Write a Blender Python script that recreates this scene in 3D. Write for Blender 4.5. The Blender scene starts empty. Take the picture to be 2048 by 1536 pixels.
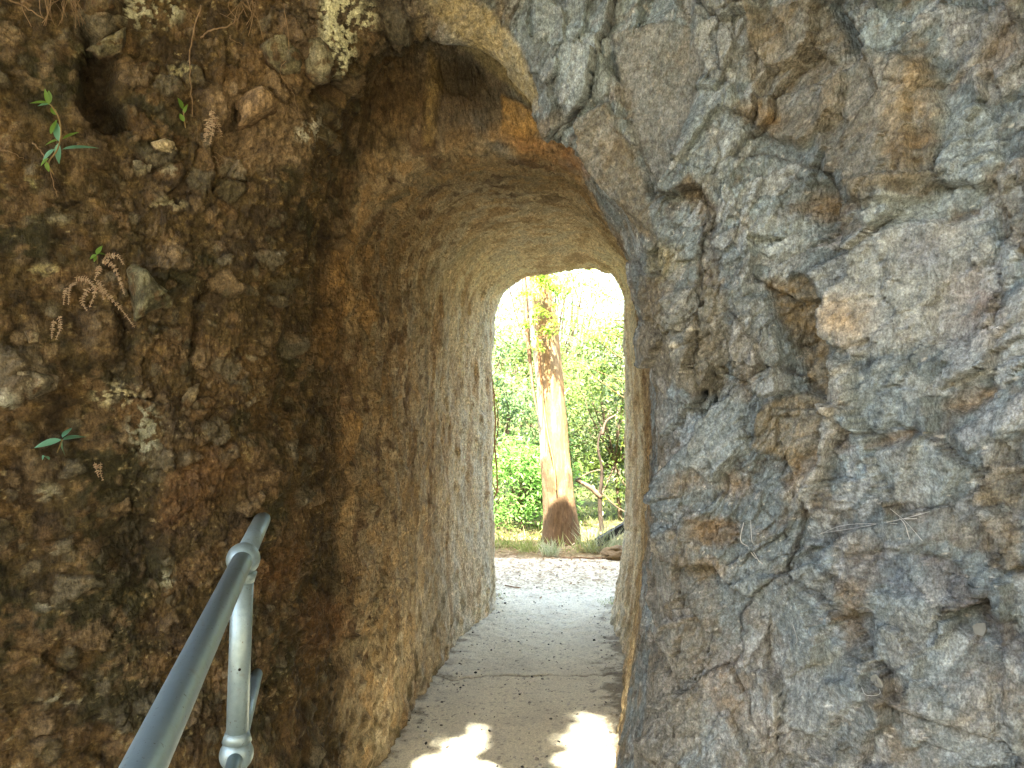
import bpy, bmesh, math, random
import numpy as np
from mathutils import Vector, Matrix
from mathutils.bvhtree import BVHTree

R = math.radians
random.seed(7)
rng = np.random.default_rng(7)
scene = bpy.context.scene
COL = scene.collection

# ------------------------------------------------------------------ camera, sky, sun, exposure
F = 1600.0; CX = 1024.0; HY = 750.0; EYE = 1.6      # focal length and horizon row in pixels of the photo
cam_d = bpy.data.cameras.new('camera'); cam = bpy.data.objects.new('camera', cam_d); COL.objects.link(cam)
cam_d.sensor_width = 36; cam_d.lens = F / 2048 * 36
cam_d.clip_start = 0.02; cam_d.clip_end = 3000
cam.location = (0, 0, EYE); cam.rotation_euler = (math.pi / 2 - math.atan(18 / F), 0, 0)
scene.camera = cam

SUN_EL = R(58.0); SUN_H = Vector((-0.27, -0.963)).normalized()     # horizontal direction towards the sun
SUN_DIR = Vector((SUN_H.x * math.cos(SUN_EL), SUN_H.y * math.cos(SUN_EL), math.sin(SUN_EL)))
world = bpy.data.worlds.new('World'); scene.world = world; world.use_nodes = True
wn = world.node_tree; bg = wn.nodes['Background']
sky = wn.nodes.new('ShaderNodeTexSky'); sky.sky_type = 'NISHITA'; sky.sun_disc = False
sky.sun_elevation = SUN_EL; sky.sun_rotation = math.atan2(SUN_H.x, SUN_H.y)
sky.air_density = 1.0; sky.dust_density = 4.0; sky.ozone_density = 1.0
wn.links.new(sky.outputs[0], bg.inputs[0]); bg.inputs[1].default_value = 0.12
sun_d = bpy.data.lights.new('sun', 'SUN'); sun_d.energy = 4.0; sun_d.angle = R(0.8); sun_d.color = (1.0, 0.95, 0.86)
sun = bpy.data.objects.new('sun', sun_d); COL.objects.link(sun)
sun.rotation_euler = SUN_DIR.to_track_quat('Z', 'Y').to_euler()
scene.view_settings.view_transform = 'Standard'; scene.view_settings.look = 'None'
scene.view_settings.gamma = 1; scene.view_settings.exposure = 4.15
try:
    scene.view_settings.use_white_balance = True; scene.view_settings.white_balance_temperature = 6950; scene.view_settings.white_balance_tint = 8
except Exception: pass
cy = scene.cycles
cy.use_denoising = True; cy.max_bounces = 8; cy.diffuse_bounces = 5; cy.glossy_bounces = 2
cy.transmission_bounces = 3; cy.transparent_max_bounces = 8; cy.sample_clamp_indirect = 6.0
try:
    cy.denoiser = 'OPENIMAGEDENOISE'; cy.denoising_input_passes = 'RGB_ALBEDO_NORMAL'
except Exception:
    pass

# ------------------------------------------------------------------ object helpers
def tag(o, label=None, cat=None, group=None, kind=None):
    if label: o['label'] = label
    if cat: o['category'] = cat
    if group: o['group'] = group
    if kind: o['kind'] = kind
    return o
def empty(name, loc=(0, 0, 0)):
    o = bpy.data.objects.new(name, None); COL.objects.link(o); o.location = loc
    bpy.context.view_layer.update(); return o
def link_mesh(name, me, mat, parent=None, smooth=True):
    o = bpy.data.objects.new(name, me); COL.objects.link(o)
    if mat: me.materials.append(mat)
    if parent is not None:
        o.parent = parent
        o.matrix_parent_inverse = Matrix.Translation(parent.location).inverted()
    if smooth: me.polygons.foreach_set('use_smooth', np.ones(len(me.polygons), bool))
    me.update(); return o
def mesh_np(name, V, Fq, col=None):
    """V (n,3); Fq (m,k) index array; col (n,3) optional point colour"""
    me = bpy.data.meshes.new(name); V = np.asarray(V, np.float32); Fq = np.asarray(Fq, np.int32)
    m, k = Fq.shape
    me.vertices.add(len(V)); me.vertices.foreach_set('co', V.ravel())
    me.loops.add(m * k); me.loops.foreach_set('vertex_index', Fq.ravel())
    me.polygons.add(m); me.polygons.foreach_set('loop_start', np.arange(0, m * k, k, dtype=np.int32))
    try: me.polygons.foreach_set('loop_total', np.full(m, k, np.int32))
    except Exception: pass
    me.update(calc_edges=True)
    if col is not None:
        a = me.attributes.new('tint', 'FLOAT_COLOR', 'POINT')
        c4 = np.ones((len(V), 4), np.float32); c4[:, :3] = col; a.data.foreach_set('color', c4.ravel())
    return me

# ------------------------------------------------------------------ noise in numpy
def _h(ix, iy, iz, seed):
    h = (ix.astype(np.uint32) * np.uint32(374761393) + iy.astype(np.uint32) * np.uint32(668265263)
         + iz.astype(np.uint32) * np.uint32(2147483647) + np.uint32(seed * 974711 + 12345))
    h = (h ^ (h >> np.uint32(13))) * np.uint32(1274126177)
    h = (h ^ (h >> np.uint32(16))) * np.uint32(2246822519)
    return h ^ (h >> np.uint32(15))
_G = np.array([(1,1,0),(-1,1,0),(1,-1,0),(-1,-1,0),(1,0,1),(-1,0,1),(1,0,-1),(-1,0,-1),(0,1,1),(0,-1,1),(0,1,-1),(0,-1,-1),(1,1,0),(-1,1,0),(0,-1,1),(0,-1,-1)], np.float32)
def pn(P, seed=0):
    P = P.astype(np.float32); I = np.floor(P).astype(np.int32); f = P - I
    u = f * f * f * (f * (f * 6 - 15) + 10); out = 0
    for dx in (0, 1):
        for dy in (0, 1):
            for dz in (0, 1):
                g = _G[_h(I[:, 0] + dx, I[:, 1] + dy, I[:, 2] + dz, seed) & np.uint32(15)]
                d = g[:, 0] * (f[:, 0] - dx) + g[:, 1] * (f[:, 1] - dy) + g[:, 2] * (f[:, 2] - dz)
                w = (u[:, 0] if dx else 1 - u[:, 0]) * (u[:, 1] if dy else 1 - u[:, 1]) * (u[:, 2] if dz else 1 - u[:, 2])
                out = out + w * d
    return out
def fbm(P, sc, octs=4, seed=0, gain=.5, ridged=False):
    a = 1.0; o = 0; s = 0
    P = P * sc
    for k in range(octs):
        n = pn(P, seed + k * 7)
        if ridged: n = 0.5 - np.abs(n) * 1.6
        o = o + a * n; s += a; a *= gain; P = P * 2.03 + 3.7
    return o / s
def facets(P, sc, seed=0, jit=.9):
    """nearest cell: returns tilt height, per-cell random (n,3), edge distance F2-F1"""
    P = (P * sc).astype(np.float32); I = np.floor(P).astype(np.int32); n = len(P)
    d1 = np.full(n, 9e9, np.float32); d2 = d1.copy(); rel = np.zeros((n, 3), np.float32); hid = np.zeros(n, np.uint32)
    for dx in (-1, 0, 1):
        for dy in (-1, 0, 1):
            for dz in (-1, 0, 1):
                c = I + np.array((dx, dy, dz), np.int32); h = _h(c[:, 0], c[:, 1], c[:, 2], seed)
                j = np.stack([(h & np.uint32(1023)), (h >> np.uint32(10)) & np.uint32(1023), (h >> np.uint32(20)) & np.uint32(1023)], 1).astype(np.float32) / 1023
                r = P - (c + .5 + (j - .5) * jit); d = (r * r).sum(1)
                m = d < d1
                d2 = np.where(m, d1, np.minimum(d2, d)); d1 = np.where(m, d, d1)
                rel[m] = r[m]; hid[m] = h[m]
    h = (hid ^ (hid >> np.uint32(11))) * np.uint32(2654435761)
    rnd = np.stack([(h & np.uint32(1023)), (h >> np.uint32(10)) & np.uint32(1023), (h >> np.uint32(20)) & np.uint32(1023)], 1).astype(np.float32) / 1023
    tilt = (rel * (rnd - .5) * 2).sum(1)
    return tilt, rnd, np.sqrt(d2) - np.sqrt(d1)
def sst(a, b, x):
    t = np.clip((x - a) / (b - a), 0, 1); return t * t * (3 - 2 * t)
def mix(a, b, m):
    m = np.asarray(m)[:, None]; return a * (1 - m) + np.asarray(b, np.float32) * m

# ------------------------------------------------------------------ material helpers
def new_mat(name, rough=.8, spec=.3):
    m = bpy.data.materials.new(name); m.use_nodes = True; nt = m.node_tree; b = nt.nodes['Principled BSDF']
    b.inputs['Roughness'].default_value = rough
    b.inputs['Specular IOR Level'].default_value = spec
    return m, nt, b
def N(nt, t, **kw):
    n = nt.nodes.new(t)
    for k, v in kw.items():
        if hasattr(n, k): setattr(n, k, v)
        else: n.inputs[k].default_value = v
    return n
def noise_node(nt, scale, detail=6, rough=.6, coord=None):
    n = N(nt, 'ShaderNodeTexNoise'); n.inputs['Scale'].default_value = scale; n.inputs['Detail'].default_value = detail; n.inputs['Roughness'].default_value = rough
    if coord is not None: nt.links.new(coord, n.inputs['Vector'])
    return n
def tint_mat(name, rough=.85, spec=.25, var=(.65, 1.35), scales=(90, 400), bump=((60, .006), (260, .002)), stretch=(1, 1, 1)):
    """base colour from the point attribute 'tint', broken up by fine noise; bump from noise"""
    m, nt, b = new_mat(name, rough, spec); L = nt.links
    at = N(nt, 'ShaderNodeAttribute', attribute_name='tint')
    tc = N(nt, 'ShaderNodeTexCoord'); mp = N(nt, 'ShaderNodeMapping'); L.new(tc.outputs['Object'], mp.inputs[0]); mp.inputs['Scale'].default_value = stretch
    cur = at.outputs['Color']
    for s in scales:
        n = noise_node(nt, s, 5, .65, mp.outputs[0]); mr = N(nt, 'ShaderNodeMapRange'); L.new(n.outputs[0], mr.inputs[0])
        mr.inputs['From Min'].default_value = .3; mr.inputs['From Max'].default_value = .7
        mr.inputs['To Min'].default_value = var[0]; mr.inputs['To Max'].default_value = var[1]
        mx = N(nt, 'ShaderNodeVectorMath', operation='SCALE'); L.new(cur, mx.inputs[0]); L.new(mr.outputs[0], mx.inputs['Scale']); cur = mx.outputs[0]
    L.new(cur, b.inputs['Base Color'])
    prev = None
    for s, d in bump:
        n = noise_node(nt, s, 6, .62, mp.outputs[0]); bp = N(nt, 'ShaderNodeBump'); bp.inputs['Strength'].default_value = 1.0; bp.inputs['Distance'].default_value = d
        L.new(n.outputs[0], bp.inputs['Height'])
        if prev: L.new(prev.outputs[0], bp.inputs['Normal'])
        prev = bp
    if prev: L.new(prev.outputs[0], b.inputs['Normal'])
    return m
def flat_mat(name, col, rough=.7, spec=.3, var=.25, scale=30, bump=0):
    m, nt, b = new_mat(name, rough, spec); L = nt.links
    tc = N(nt, 'ShaderNodeTexCoord'); n = noise_node(nt, scale, 5, .6, tc.outputs['Object'])
    rp = N(nt, 'ShaderNodeValToRGB'); L.new(n.outputs[0], rp.inputs[0])
    rp.color_ramp.elements[0].position = .3; rp.color_ramp.elements[1].position = .7
    rp.color_ramp.elements[0].color = (*[c * (1 - var) for c in col], 1); rp.color_ramp.elements[1].color = (*[c * (1 + var) for c in col], 1)
    L.new(rp.outputs[0], b.inputs['Base Color'])
    if bump:
        bp = N(nt, 'ShaderNodeBump'); bp.inputs['Distance'].default_value = bump; bp.inputs['Strength'].default_value = 1
        L.new(n.outputs[0], bp.inputs['Height']); L.new(bp.outputs[0], b.inputs['Normal'])
    return m
def leaf_mat(name, cols, trans=.35, rough=.5, spec=.35):
    """cols: list of colours picked per leaf (random per island)"""
    m, nt, b = new_mat(name, rough, spec); L = nt.links
    ge = N(nt, 'ShaderNodeNewGeometry'); rp = N(nt, 'ShaderNodeValToRGB'); L.new(ge.outputs['Random Per Island'], rp.inputs[0])
    rp.color_ramp.elements[0].color = (*cols[0], 1); rp.color_ramp.elements[1].color = (*cols[-1], 1)
    for i, c in enumerate(cols[1:-1]):
        e = rp.color_ramp.elements.new((i + 1) / (len(cols) - 1)); e.color = (*c, 1)
    L.new(rp.outputs[0], b.inputs['Base Color'])
    tr = N(nt, 'ShaderNodeBsdfTranslucent'); L.new(rp.outputs[0], tr.inputs[0]); ms = N(nt, 'ShaderNodeMixShader'); ms.inputs[0].default_value = trans
    L.new(b.outputs[0], ms.inputs[1]); L.new(tr.outputs[0], ms.inputs[2]); L.new(ms.outputs[0], nt.nodes['Material Output'].inputs['Surface'])
    return m

# ------------------------------------------------------------------ THE ROCK: a sweep of rings round the tunnel
# ring = 13 points: left foot, 3 up the left side, left corner, 3 along the top, right corner, 3 down the right side, right foot
def ring(L, T, Rr):   # short form for the big outer rings: L=(x,y), T=(z,y), R=(x,y)
    lx, ly = L; tz, ty = T; rx, ry = Rr
    return [(lx, ly, -.2), (lx, ly, .6), (lx, ly, 1.2), (lx, ly, 2.0), (lx * .92, (ly * .8 + ty * .2), tz * .9), (lx * .45 + rx * .05, ty, tz), (lx * .2 + rx * .2, ty, tz), (lx * .05 + rx * .45, ty, tz),
            (rx * .92, (ry * .8 + ty * .2), tz * .9), (rx, ry, 2.0), (rx, ry, 1.2), (rx, ry, .6), (rx, ry, -.2)]
N6 = ring((-6, 2.2), (5.0, 3.4), (5.2, 2.0))
N5 = ring((-3.2, 1.0), (4.4, 2.5), (2.9, .7))
N4 = [(-1.55, 1.72, -.2), (-1.55, 1.72, .6), (-1.56, 1.72, 1.2), (-1.56, 1.72, 2.05), (-1.42, 1.82, 3.15), (-.62, 2.08, 3.5), (-.1, 2.12, 3.5), (.45, 2.05, 3.45), (1.1, 1.7, 3.1), (1.26, 1.52, 2.05), (1.27, 1.5, 1.2), (1.24, 1.5, .6), (1.2, 1.5, -.2)]
N3 = [(-1.02, 2.08, -.2), (-1.02, 2.08, .6), (-1.02, 2.08, 1.2), (-1.03, 2.07, 2.0), (-.88, 2.13, 2.76), (-.45, 2.25, 2.96), (-.1, 2.28, 2.96), (.26, 2.25, 2.9), (.56, 2.14, 2.68), (.72, 2.05, 1.98), (.74, 2.02, 1.2), (.71, 2.02, .6), (.66, 2.04, -.2)]
N2 = [(-.72, 2.33, -.2), (-.72, 2.33, .6), (-.73, 2.31, 1.2), (-.72, 2.31, 1.9), (-.50, 2.36, 2.53), (-.37, 2.39, 2.64), (-.14, 2.42, 2.62), (.12, 2.40, 2.37), (.25, 2.38, 2.22), (.385, 2.31, 1.88), (.455, 2.28, 1.22), (.42, 2.28, .62), (.36, 2.3, -.2)]
N1b = [(-.63, 2.68, -.2), (-.64, 2.68, .6), (-.65, 2.68, 1.2), (-.655, 2.66, 1.85), (-.53, 2.64, 2.46), (-.40, 2.67, 2.68), (-.15, 2.68, 2.72), (.10, 2.63, 2.55), (.26, 2.56, 2.27), (.385, 2.52, 1.88), (.435, 2.5, 1.25), (.40, 2.48, .62), (.335, 2.48, -.2)]
N1 = [(-.60, 2.85, -.2), (-.60, 2.85, .6), (-.60, 2.85, 1.2), (-.60, 2.84, 1.8), (-.55, 2.78, 2.2), (-.38, 2.74, 2.36), (-.04, 2.72, 2.40), (.19, 2.68, 2.35), (.30, 2.64, 2.13), (.40, 2.62, 1.85), (.435, 2.6, 1.25), (.395, 2.6, .62), (.31, 2.6, -.2)]
F1 = [(-.19, 5.8, -.2), (-.205, 5.8, .6), (-.21, 5.8, 1.2), (-.205, 5.8, 1.85), (-.13, 5.8, 2.20), (.02, 5.78, 2.365), (.27, 5.75, 2.42), (.60, 5.7, 2.43), (.79, 5.65, 2.33), (.835, 5.6, 1.8), (.865, 5.6, 1.2), (.87, 5.6, .6), (.795, 5.6, -.2)]
def lerpring(a, b, t, dz=0): return [tuple(np.array(p) * (1 - t) + np.array(q) * t + np.array((0, 0, dz if 3 < i < 9 else 0))) for i, (p, q) in enumerate(zip(a, b))]
M1 = lerpring(N1, F1, .2, .0); M2 = lerpring(N1, F1, .6, .0)
F2 = ring((-.75, 6.05), (2.9, 5.92), (1.35, 5.85)); F3 = ring((-3.5, 6.3), (3.55, 5.7), (3.8, 6.1)); O1 = ring((-6, 5.2), (4.3, 4.8), (5.4, 4.6))
RINGS = [N6, N5, N4, N3, N2, N1b, N1, M1, M2, F1, F2, F3, O1, N6]
TSEG = [8, 30, 90, 190, 66, 40, 70, 130, 70, 30, 12, 5, 5]
SSEG = [70, 230, 240, 230, 190, 160, 150, 170, 200, 230, 230, 70]
def catmull(P, segs, loop=False):
    out = []; n = len(P)
    for i in range(n - 1):
        p1, p2 = P[i], P[i + 1]
        p0 = P[i - 1] if i > 0 else 2 * p1 - p2
        p3 = P[i + 2] if i + 2 < n else 2 * p2 - p1
        # finite-difference tangents limited by the shorter neighbour
        def tan(a, b, c):
            da = np.linalg.norm(b - a, axis=-1, keepdims=True) + 1e-6; dc = np.linalg.norm(c - b, axis=-1, keepdims=True) + 1e-6
            v = ((b - a) / da * dc + (c - b) / dc * da) / (da + dc)
            return v
        L = np.linalg.norm(p2 - p1, axis=-1, keepdims=True); m1 = tan(p0, p1, p2) * L; m2 = tan(p1, p2, p3) * L
        for k in range(segs[i]):
            t = k / segs[i]
            out.append((2*t**3-3*t**2+1)*p1 + (t**3-2*t**2+t)*m1 + (-2*t**3+3*t**2)*p2 + (t**3-t**2)*m2)
    out.append(P[-1]); return np.array(out)
A = np.array(RINGS, float)                       # (rings,13,3)
A = catmull(A, TSEG)                             # (T,13,3)
A = catmull(np.swapaxes(A, 0, 1), SSEG)          # (S,T,3)
S_, T_ = A.shape[:2]
tn = np.concatenate([np.linspace(i, i + 1, k, endpoint=False) for i, k in enumerate(TSEG)] + [[len(TSEG)]])   # ring coordinate
TC = np.broadcast_to(tn, (S_, T_)).ravel().astype(np.float32)
sn = np.concatenate([np.linspace(i, i + 1, k, endpoint=False) for i, k in enumerate(SSEG)] + [[len(SSEG)]])
SC = np.broadcast_to(sn[:, None], (S_, T_)).ravel().astype(np.float32)
def grid_normals(G):
    du = np.gradient(G, axis=0); dv = np.gradient(G, axis=1); n = np.cross(du, dv)
    n /= np.linalg.norm(n, axis=-1, keepdims=True) + 1e-9; return n
def project(P):
    """photo pixel of world points"""
    return CX + F * P[..., 0] / P[..., 1], HY - F * (P[..., 2] - EYE) / P[..., 1]
BN = grid_normals(A)
i0, j0 = S_ // 2, int(np.searchsorted(tn, 7.5))
SGN = -1.0 if BN[i0, j0, 2] > 0 else 1.0          # make normals point into the air: the ceiling's look down
BN *= SGN
def grid_faces(S, T):
    i = np.arange(S * T).reshape(S, T); a = i[:-1, :-1].ravel(); b = i[1:, :-1].ravel(); c = i[1:, 1:].ravel(); d = i[:-1, 1:].ravel()
    return np.stack([a, b, c, d], 1) if SGN > 0 else np.stack([a, d, c, b], 1)
def make_bvh(G, st=5):
    H = G[::st, ::st]; S, T = H.shape[:2]; return BVHTree.FromPolygons([tuple(v) for v in H.reshape(-1, 3)], grid_faces(S, T).tolist())
bvh0 = make_bvh(A, 6)
def hit(bvh, px, py):
    d = Vector(((px - CX) / F, 1, (HY - py) / F)).normalized()
    loc, nor, _, dist = bvh.ray_cast(Vector((0, 0, EYE)), d)
    if loc is None: return None
    if nor.dot(d) > 0: nor = -nor
    return loc, nor
P0 = A.reshape(-1, 3).astype(np.float32); BNf = BN.reshape(-1, 3).astype(np.float32)

# --- where is which rock
leftw = sst(6.6, 5.4, SC + .0 * TC)                               # 1 on the left flank (reaches over the crown)
side = SC + 0.9 * fbm(P0, 2.2, 3, 5) * 2
outer = sst(5.4, 4.2, TC) + sst(9.3, 10.2, TC); outer = np.clip(outer, 0, 1)
inner = 1 - outer
brown = sst(6.9, 5.0, side)                                       # brown clay rock on the left
right_o = (1 - brown) * outer
left_o = brown * outer

# --- stamps measured on the photo, laid on the rock as patches of real size
def frame_at(px, py):
    h = hit(bvh0, px, py)
    if h is None: return None
    p, n = h; hx = Vector((-n.y, n.x, 0))
    if hx.length < .15: hx = Vector((1, 0, 0))
    hx.normalize()
    if hx.x < 0: hx = -hx
    e = .01; q = p + hx * e
    jx = ((CX + F * q.x / q.y) - (CX + F * p.x / p.y)) / e          # pixels per metre along the face
    jz = ((HY - F * (q.z - EYE) / q.y) - (HY - F * (p.z - EYE) / p.y)) / e
    return p, hx, jx, jz, F / p.y
def poly_uv(pts):
    """polygon in pixels -> anchor, axis, polygon in metres"""
    cx = sum(p[0] for p in pts) / len(pts); cy_ = sum(p[1] for p in pts) / len(pts)
    fr = frame_at(cx, cy_)
    p, hx, jx, jz, s = fr
    uv = []
    for x, y in pts:
        u = (x - cx) / jx; uv.append((u, -((y - cy_) - jz * u) / s))
    return p, hx, np.array(uv, np.float32)
def sd_poly(q, poly):
    d = np.full(len(q), 9e9, np.float32); ins = np.zeros(len(q), bool); n = len(poly)
    for i in range(n):
        a = poly[i]; b = poly[(i + 1) % n]; e = b - a; w = q - a
        t = np.clip((w @ e) / (e @ e + 1e-12), 0, 1); r = w - t[:, None] * e; d = np.minimum(d, (r * r).sum(1))
        c = (a[1] > q[:, 1]) != (b[1] > q[:, 1])
        xx = (b[0] - a[0]) * (q[:, 1] - a[1]) / ((b[1] - a[1]) + 1e-12) + a[0]
        ins ^= c & (q[:, 0] < xx)
    return np.where(ins, 1, -1) * np.sqrt(d)
DISP = np.zeros(len(P0), np.float32); SMO = np.ones(len(P0), np.float32)
warpv = np.stack([fbm(P0, 14, 3, 31), fbm(P0, 14, 3, 41), fbm(P0, 14, 3, 51)], 1)
CST = []       # colour stamps to apply later: (indices, mask, colour)
def poly_stamp(pts, col=None, k=.8, dh=0.0, tilt=(0, 0), soft=.012, ragged=.03, rim=0.0, calm=0.0):
    p, hx, poly = poly_uv(pts); rad = float(np.abs(poly).max() * 1.5 + .06); pv = np.array(p, np.float32)
    d = P0 - pv; idx = np.nonzero((np.abs(d).max(1) < rad * 1.1))[0]; ragged *= .6; soft = soft * 1.6
    if len(idx) == 0: return
    d = d[idx] + warpv[idx] * ragged
    u = d[:, 0] * hx.x + d[:, 1] * hx.y; q = np.stack([u, d[:, 2]], 1)
    depth = np.abs(d[:, 0] * -hx.y + d[:, 1] * hx.x) < rad
    sd = sd_poly(q, poly); m = sst(-soft, soft, sd) * depth
    DISP[idx] += m * (dh + tilt[0] * u + tilt[1] * d[:, 2])
    if calm: SMO[idx] *= 1 - calm * m
    if rim: DISP[idx] += rim * np.exp(-(sd / .008) ** 2) * depth
    if col is not None: CST.append((idx, m * k, np.array(col, np.float32)))
def blob(px, py, w, h, col, k=.7, dh=0.0, rot=0, ragged=.05, soft=None):
    c, s = math.cos(R(rot)), math.sin(R(rot))
    pts = [(px + w * math.cos(a) * c - h * math.sin(a) * s, py + w * math.cos(a) * s + h * math.sin(a) * c) for a in [i * math.pi / 5 for i in range(10)]]
    poly_stamp(pts, col, k, dh, soft=soft or .02, ragged=ragged)
OCH = (.19, .125, .05); OCH2 = (.30, .19, .07); DKB = (.055, .032, .012); PALE = (.40, .42, .41); SLATE = (.13, .145, .15); SLB = (.10, .13, .18); TAN = (.30, .21, .11); OLV = (.27, .22, .08)
# right flank
poly_stamp([(1215,60),(1330,40),(1385,60),(1405,140),(1375,230),(1345,330),(1310,400),(1270,300),(1235,200)], (.13,.13,.115), .8, -.02, (.02,.05), .006, .02, 0, .75)
poly_stamp([(1180,250),(1235,215),(1290,380),(1300,490),(1245,440),(1195,340)], (.13,.11,.07), .8, .022, (-.1,.05), .006, .015, 0, .7)
poly_stamp([(1110,180),(1150,150),(1200,300),(1290,480),(1270,520),(1200,380),(1140,290)], None, 0, .014, (0,0), .006, .02)
poly_stamp([(1380,0),(1500,0),(1520,60),(1500,160),(1420,170),(1385,90)], (.24,.26,.255), .6, .022, (-.05,.05), .006, .03)
poly_stamp([(1500,20),(1640,10),(1690,90),(1620,170),(1510,200),(1490,120)], (.15,.125,.08), .75, .008, (.1,0), .006, .02)
poly_stamp([(1500,200),(1620,170),(1700,100),(1660,240),(1600,300),(1510,260)], (.17,.14,.09), .6, .026, (-.1,-.1), .005, .02)
poly_stamp([(1640,170),(1740,100),(1840,140),(1872,230),(1850,350),(1740,400),(1690,360),(1625,290)], (.15,.13,.09), .6, .035, (.1,.04), .006, .025, 0, .4)
blob(1825,200,42,48,(.27,.20,.10),.55,0,0,.03,.03)
blob(1820,290,55,22,OCH,.4,-.02,-35,.03,.01)
poly_stamp([(1860,0),(2048,0),(2048,160),(1960,200),(1900,130)], (.27,.28,.28), .55, .02, (.05,.05), .006, .03)
blob(1990,90,28,60,OCH,.6,-.015,20,.03)
blob(1520,235,50,18,OCH,.7,-.025,10,.03)
blob(1640,410,45,28,OCH,.75,-.015,10,.03)
blob(1560,435,90,10,OCH,.6,-.01,-25,.03)
poly_stamp([(1690,370),(1850,350),(1880,330),(1850,390),(1740,420)], (.20,.175,.12), .5, .03, (0,-.1), .006, .015)
poly_stamp([(1610,545),(1680,490),(1790,450),(1930,440),(1960,500),(1900,620),(1830,700),(1700,720),(1650,650)], (.30,.335,.34), .7, .02, (-.08,.06), .008, .03, .0, .25)
blob(1840,500,34,50,(.10,.125,.17),.6,-.004,-20,.03,.02)
blob(1700,640,45,45,(.36,.26,.14),.6,0,30,.05,.03)
poly_stamp([(1530,560),(1615,545),(1645,660),(1680,800),(1620,780),(1560,650)], (.14,.10,.04), .8, -.028, (0,0), .008, .03)
poly_stamp([(1470,600),(1530,590),(1560,700),(1590,780),(1520,800),(1470,700)], (.24,.26,.26), .4, .02, (.1,0), .006, .03)
poly_stamp([(1530,810),(1610,780),(1655,800),(1650,880),(1600,930),(1510,900)], (.155,.125,.07), .75, .012, (-.15,.1), .006, .02)
poly_stamp([(1570,960),(1600,920),(1650,880),(1640,940),(1590,1000)], OCH, .8, -.035, (0,0), .008, .02)
poly_stamp([(1665,720),(1720,740),(1700,830),(1650,960),(1590,1010),(1560,990),(1640,930),(1660,830)], (.36,.37,.34), .7, .03, (.1,0), .01, .02)
poly_stamp([(1990,900),(2060,850),(2060,1020),(1950,1010)], (.125,.10,.055), .7, -.025, (0,0), .008, .03)
poly_stamp([(1905,700),(2060,560),(2060,700),(1960,760),(1900,780)], (.28,.31,.32), .65, .018, (.05,.05), .006, .02)
poly_stamp([(1900,870),(1960,830),(2060,780),(2060,830),(1990,880),(1940,900)], (.26,.29,.31), .6, .018, (0,-.1), .006, .02)
blob(1930,800,60,16,OCH,.7,-.03,-20,.04,.01)
blob(1790,880,50,14,OCH,.7,-.03,-10,.04,.01)
blob(1440,1060,42,32,(.14,.09,.04),.75,-.02,10,.03,.01)
blob(1475,970,30,22,OCH,.8,-.02,20,.03)
blob(1395,960,30,14,OCH,.7,-.01,-40,.03)
blob(1400,640,16,40,DKB,.5,-.015,0,.03)
blob(1770,1130,90,50,SLB,.5,-.012,10,.06,.04)
poly_stamp([(1840,1100),(1900,1110),(2060,1280),(2060,1340),(1960,1260)], (.10,.095,.095), .8, -.025, (0,0), .01, .03)
poly_stamp([(1660,1060),(1830,1040),(1920,1020),(1960,1040),(1850,1090),(1700,1110)], (.2,.22,.22), .3, .008, (0,-.1), .006, .02)
blob(1700,1240,26,60,OCH,.6,-.015,0,.04,.02)
blob(1650,1330,40,10,OLV,.6,-.01,-30,.03)
blob(1990,1410,70,60,OCH,.5,-.01,-20,.08,.04)
blob(1440,1360,50,60,(.15,.1,.05),.6,0,0,.1,.05)
blob(1930,600,60,80,(.22,.18,.16),.5,-.02,20,.05,.03)
blob(1550,1450,90,70,(.28,.28,.26),.5,.01,0,.1,.05)
blob(1320,1010,14,100,(.42,.40,.33),.55,0,-6,.07,.01)
blob(1335,1340,14,60,(.42,.40,.33),.4,0,0,.08,.01)
blob(1330,520,36,34,(.25,.22,.11),.7,.012,0,.03)
# the recess over the mouth
poly_stamp([(890,75),(960,62),(1040,110),(1105,190),(1130,260),(1090,250),(1030,180),(960,130)], (.27,.23,.12), .85, .0, (0,0), .008, .01, 0, .9)  # lit bevel of the lip painted in as lighter olive
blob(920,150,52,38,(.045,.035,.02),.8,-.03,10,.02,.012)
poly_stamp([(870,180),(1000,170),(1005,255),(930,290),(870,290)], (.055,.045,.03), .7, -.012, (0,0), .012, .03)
poly_stamp([(1005,190),(1060,220),(1095,255),(1050,275),(1005,265)], (.33,.2,.06), .85, .015, (0,0), .006, .02)
poly_stamp([(860,90),(885,180),(862,290),(845,290),(850,180)], (.22,.16,.06), .7, .015, (0,0), .01, .02)
blob(800,190,45,80,(.12,.08,.035),.7,0,0,.05,.03)
blob(1130,310,60,30,(.28,.14,.05),.6,0,20,.05,.02)
# left flank
poly_stamp([(172,55),(205,95),(238,110),(232,190),(262,255),(215,262),(178,240),(160,210),(178,170)], (.02,.014,.008), .85, -.10, (0,0), .01, .02)  # hollow sunk in, its shade also painted near black
blob(655,185,24,18,(.03,.02,.012),.9,-.06,0,.02,.01)  # small hole, its inner shade painted in as well
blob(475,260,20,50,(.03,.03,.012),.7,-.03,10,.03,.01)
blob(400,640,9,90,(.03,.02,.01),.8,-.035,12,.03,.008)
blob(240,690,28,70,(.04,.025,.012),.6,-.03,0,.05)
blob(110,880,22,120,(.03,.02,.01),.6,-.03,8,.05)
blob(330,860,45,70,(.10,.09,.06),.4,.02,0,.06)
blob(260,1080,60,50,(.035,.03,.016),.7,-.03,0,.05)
poly_stamp([(-20,690),(60,700),(115,760),(80,800),(20,800),(-20,830)], (.20,.19,.14), .6, .02, (0,0), .008, .04)
blob(60,670,22,18,(.32,.25,.15),.8,.015,0,.02)
poly_stamp([(170,620),(230,620),(240,700),(200,740),(165,700)], (.20,.14,.07), .6, .03, (0,0), .01, .04)
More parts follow.
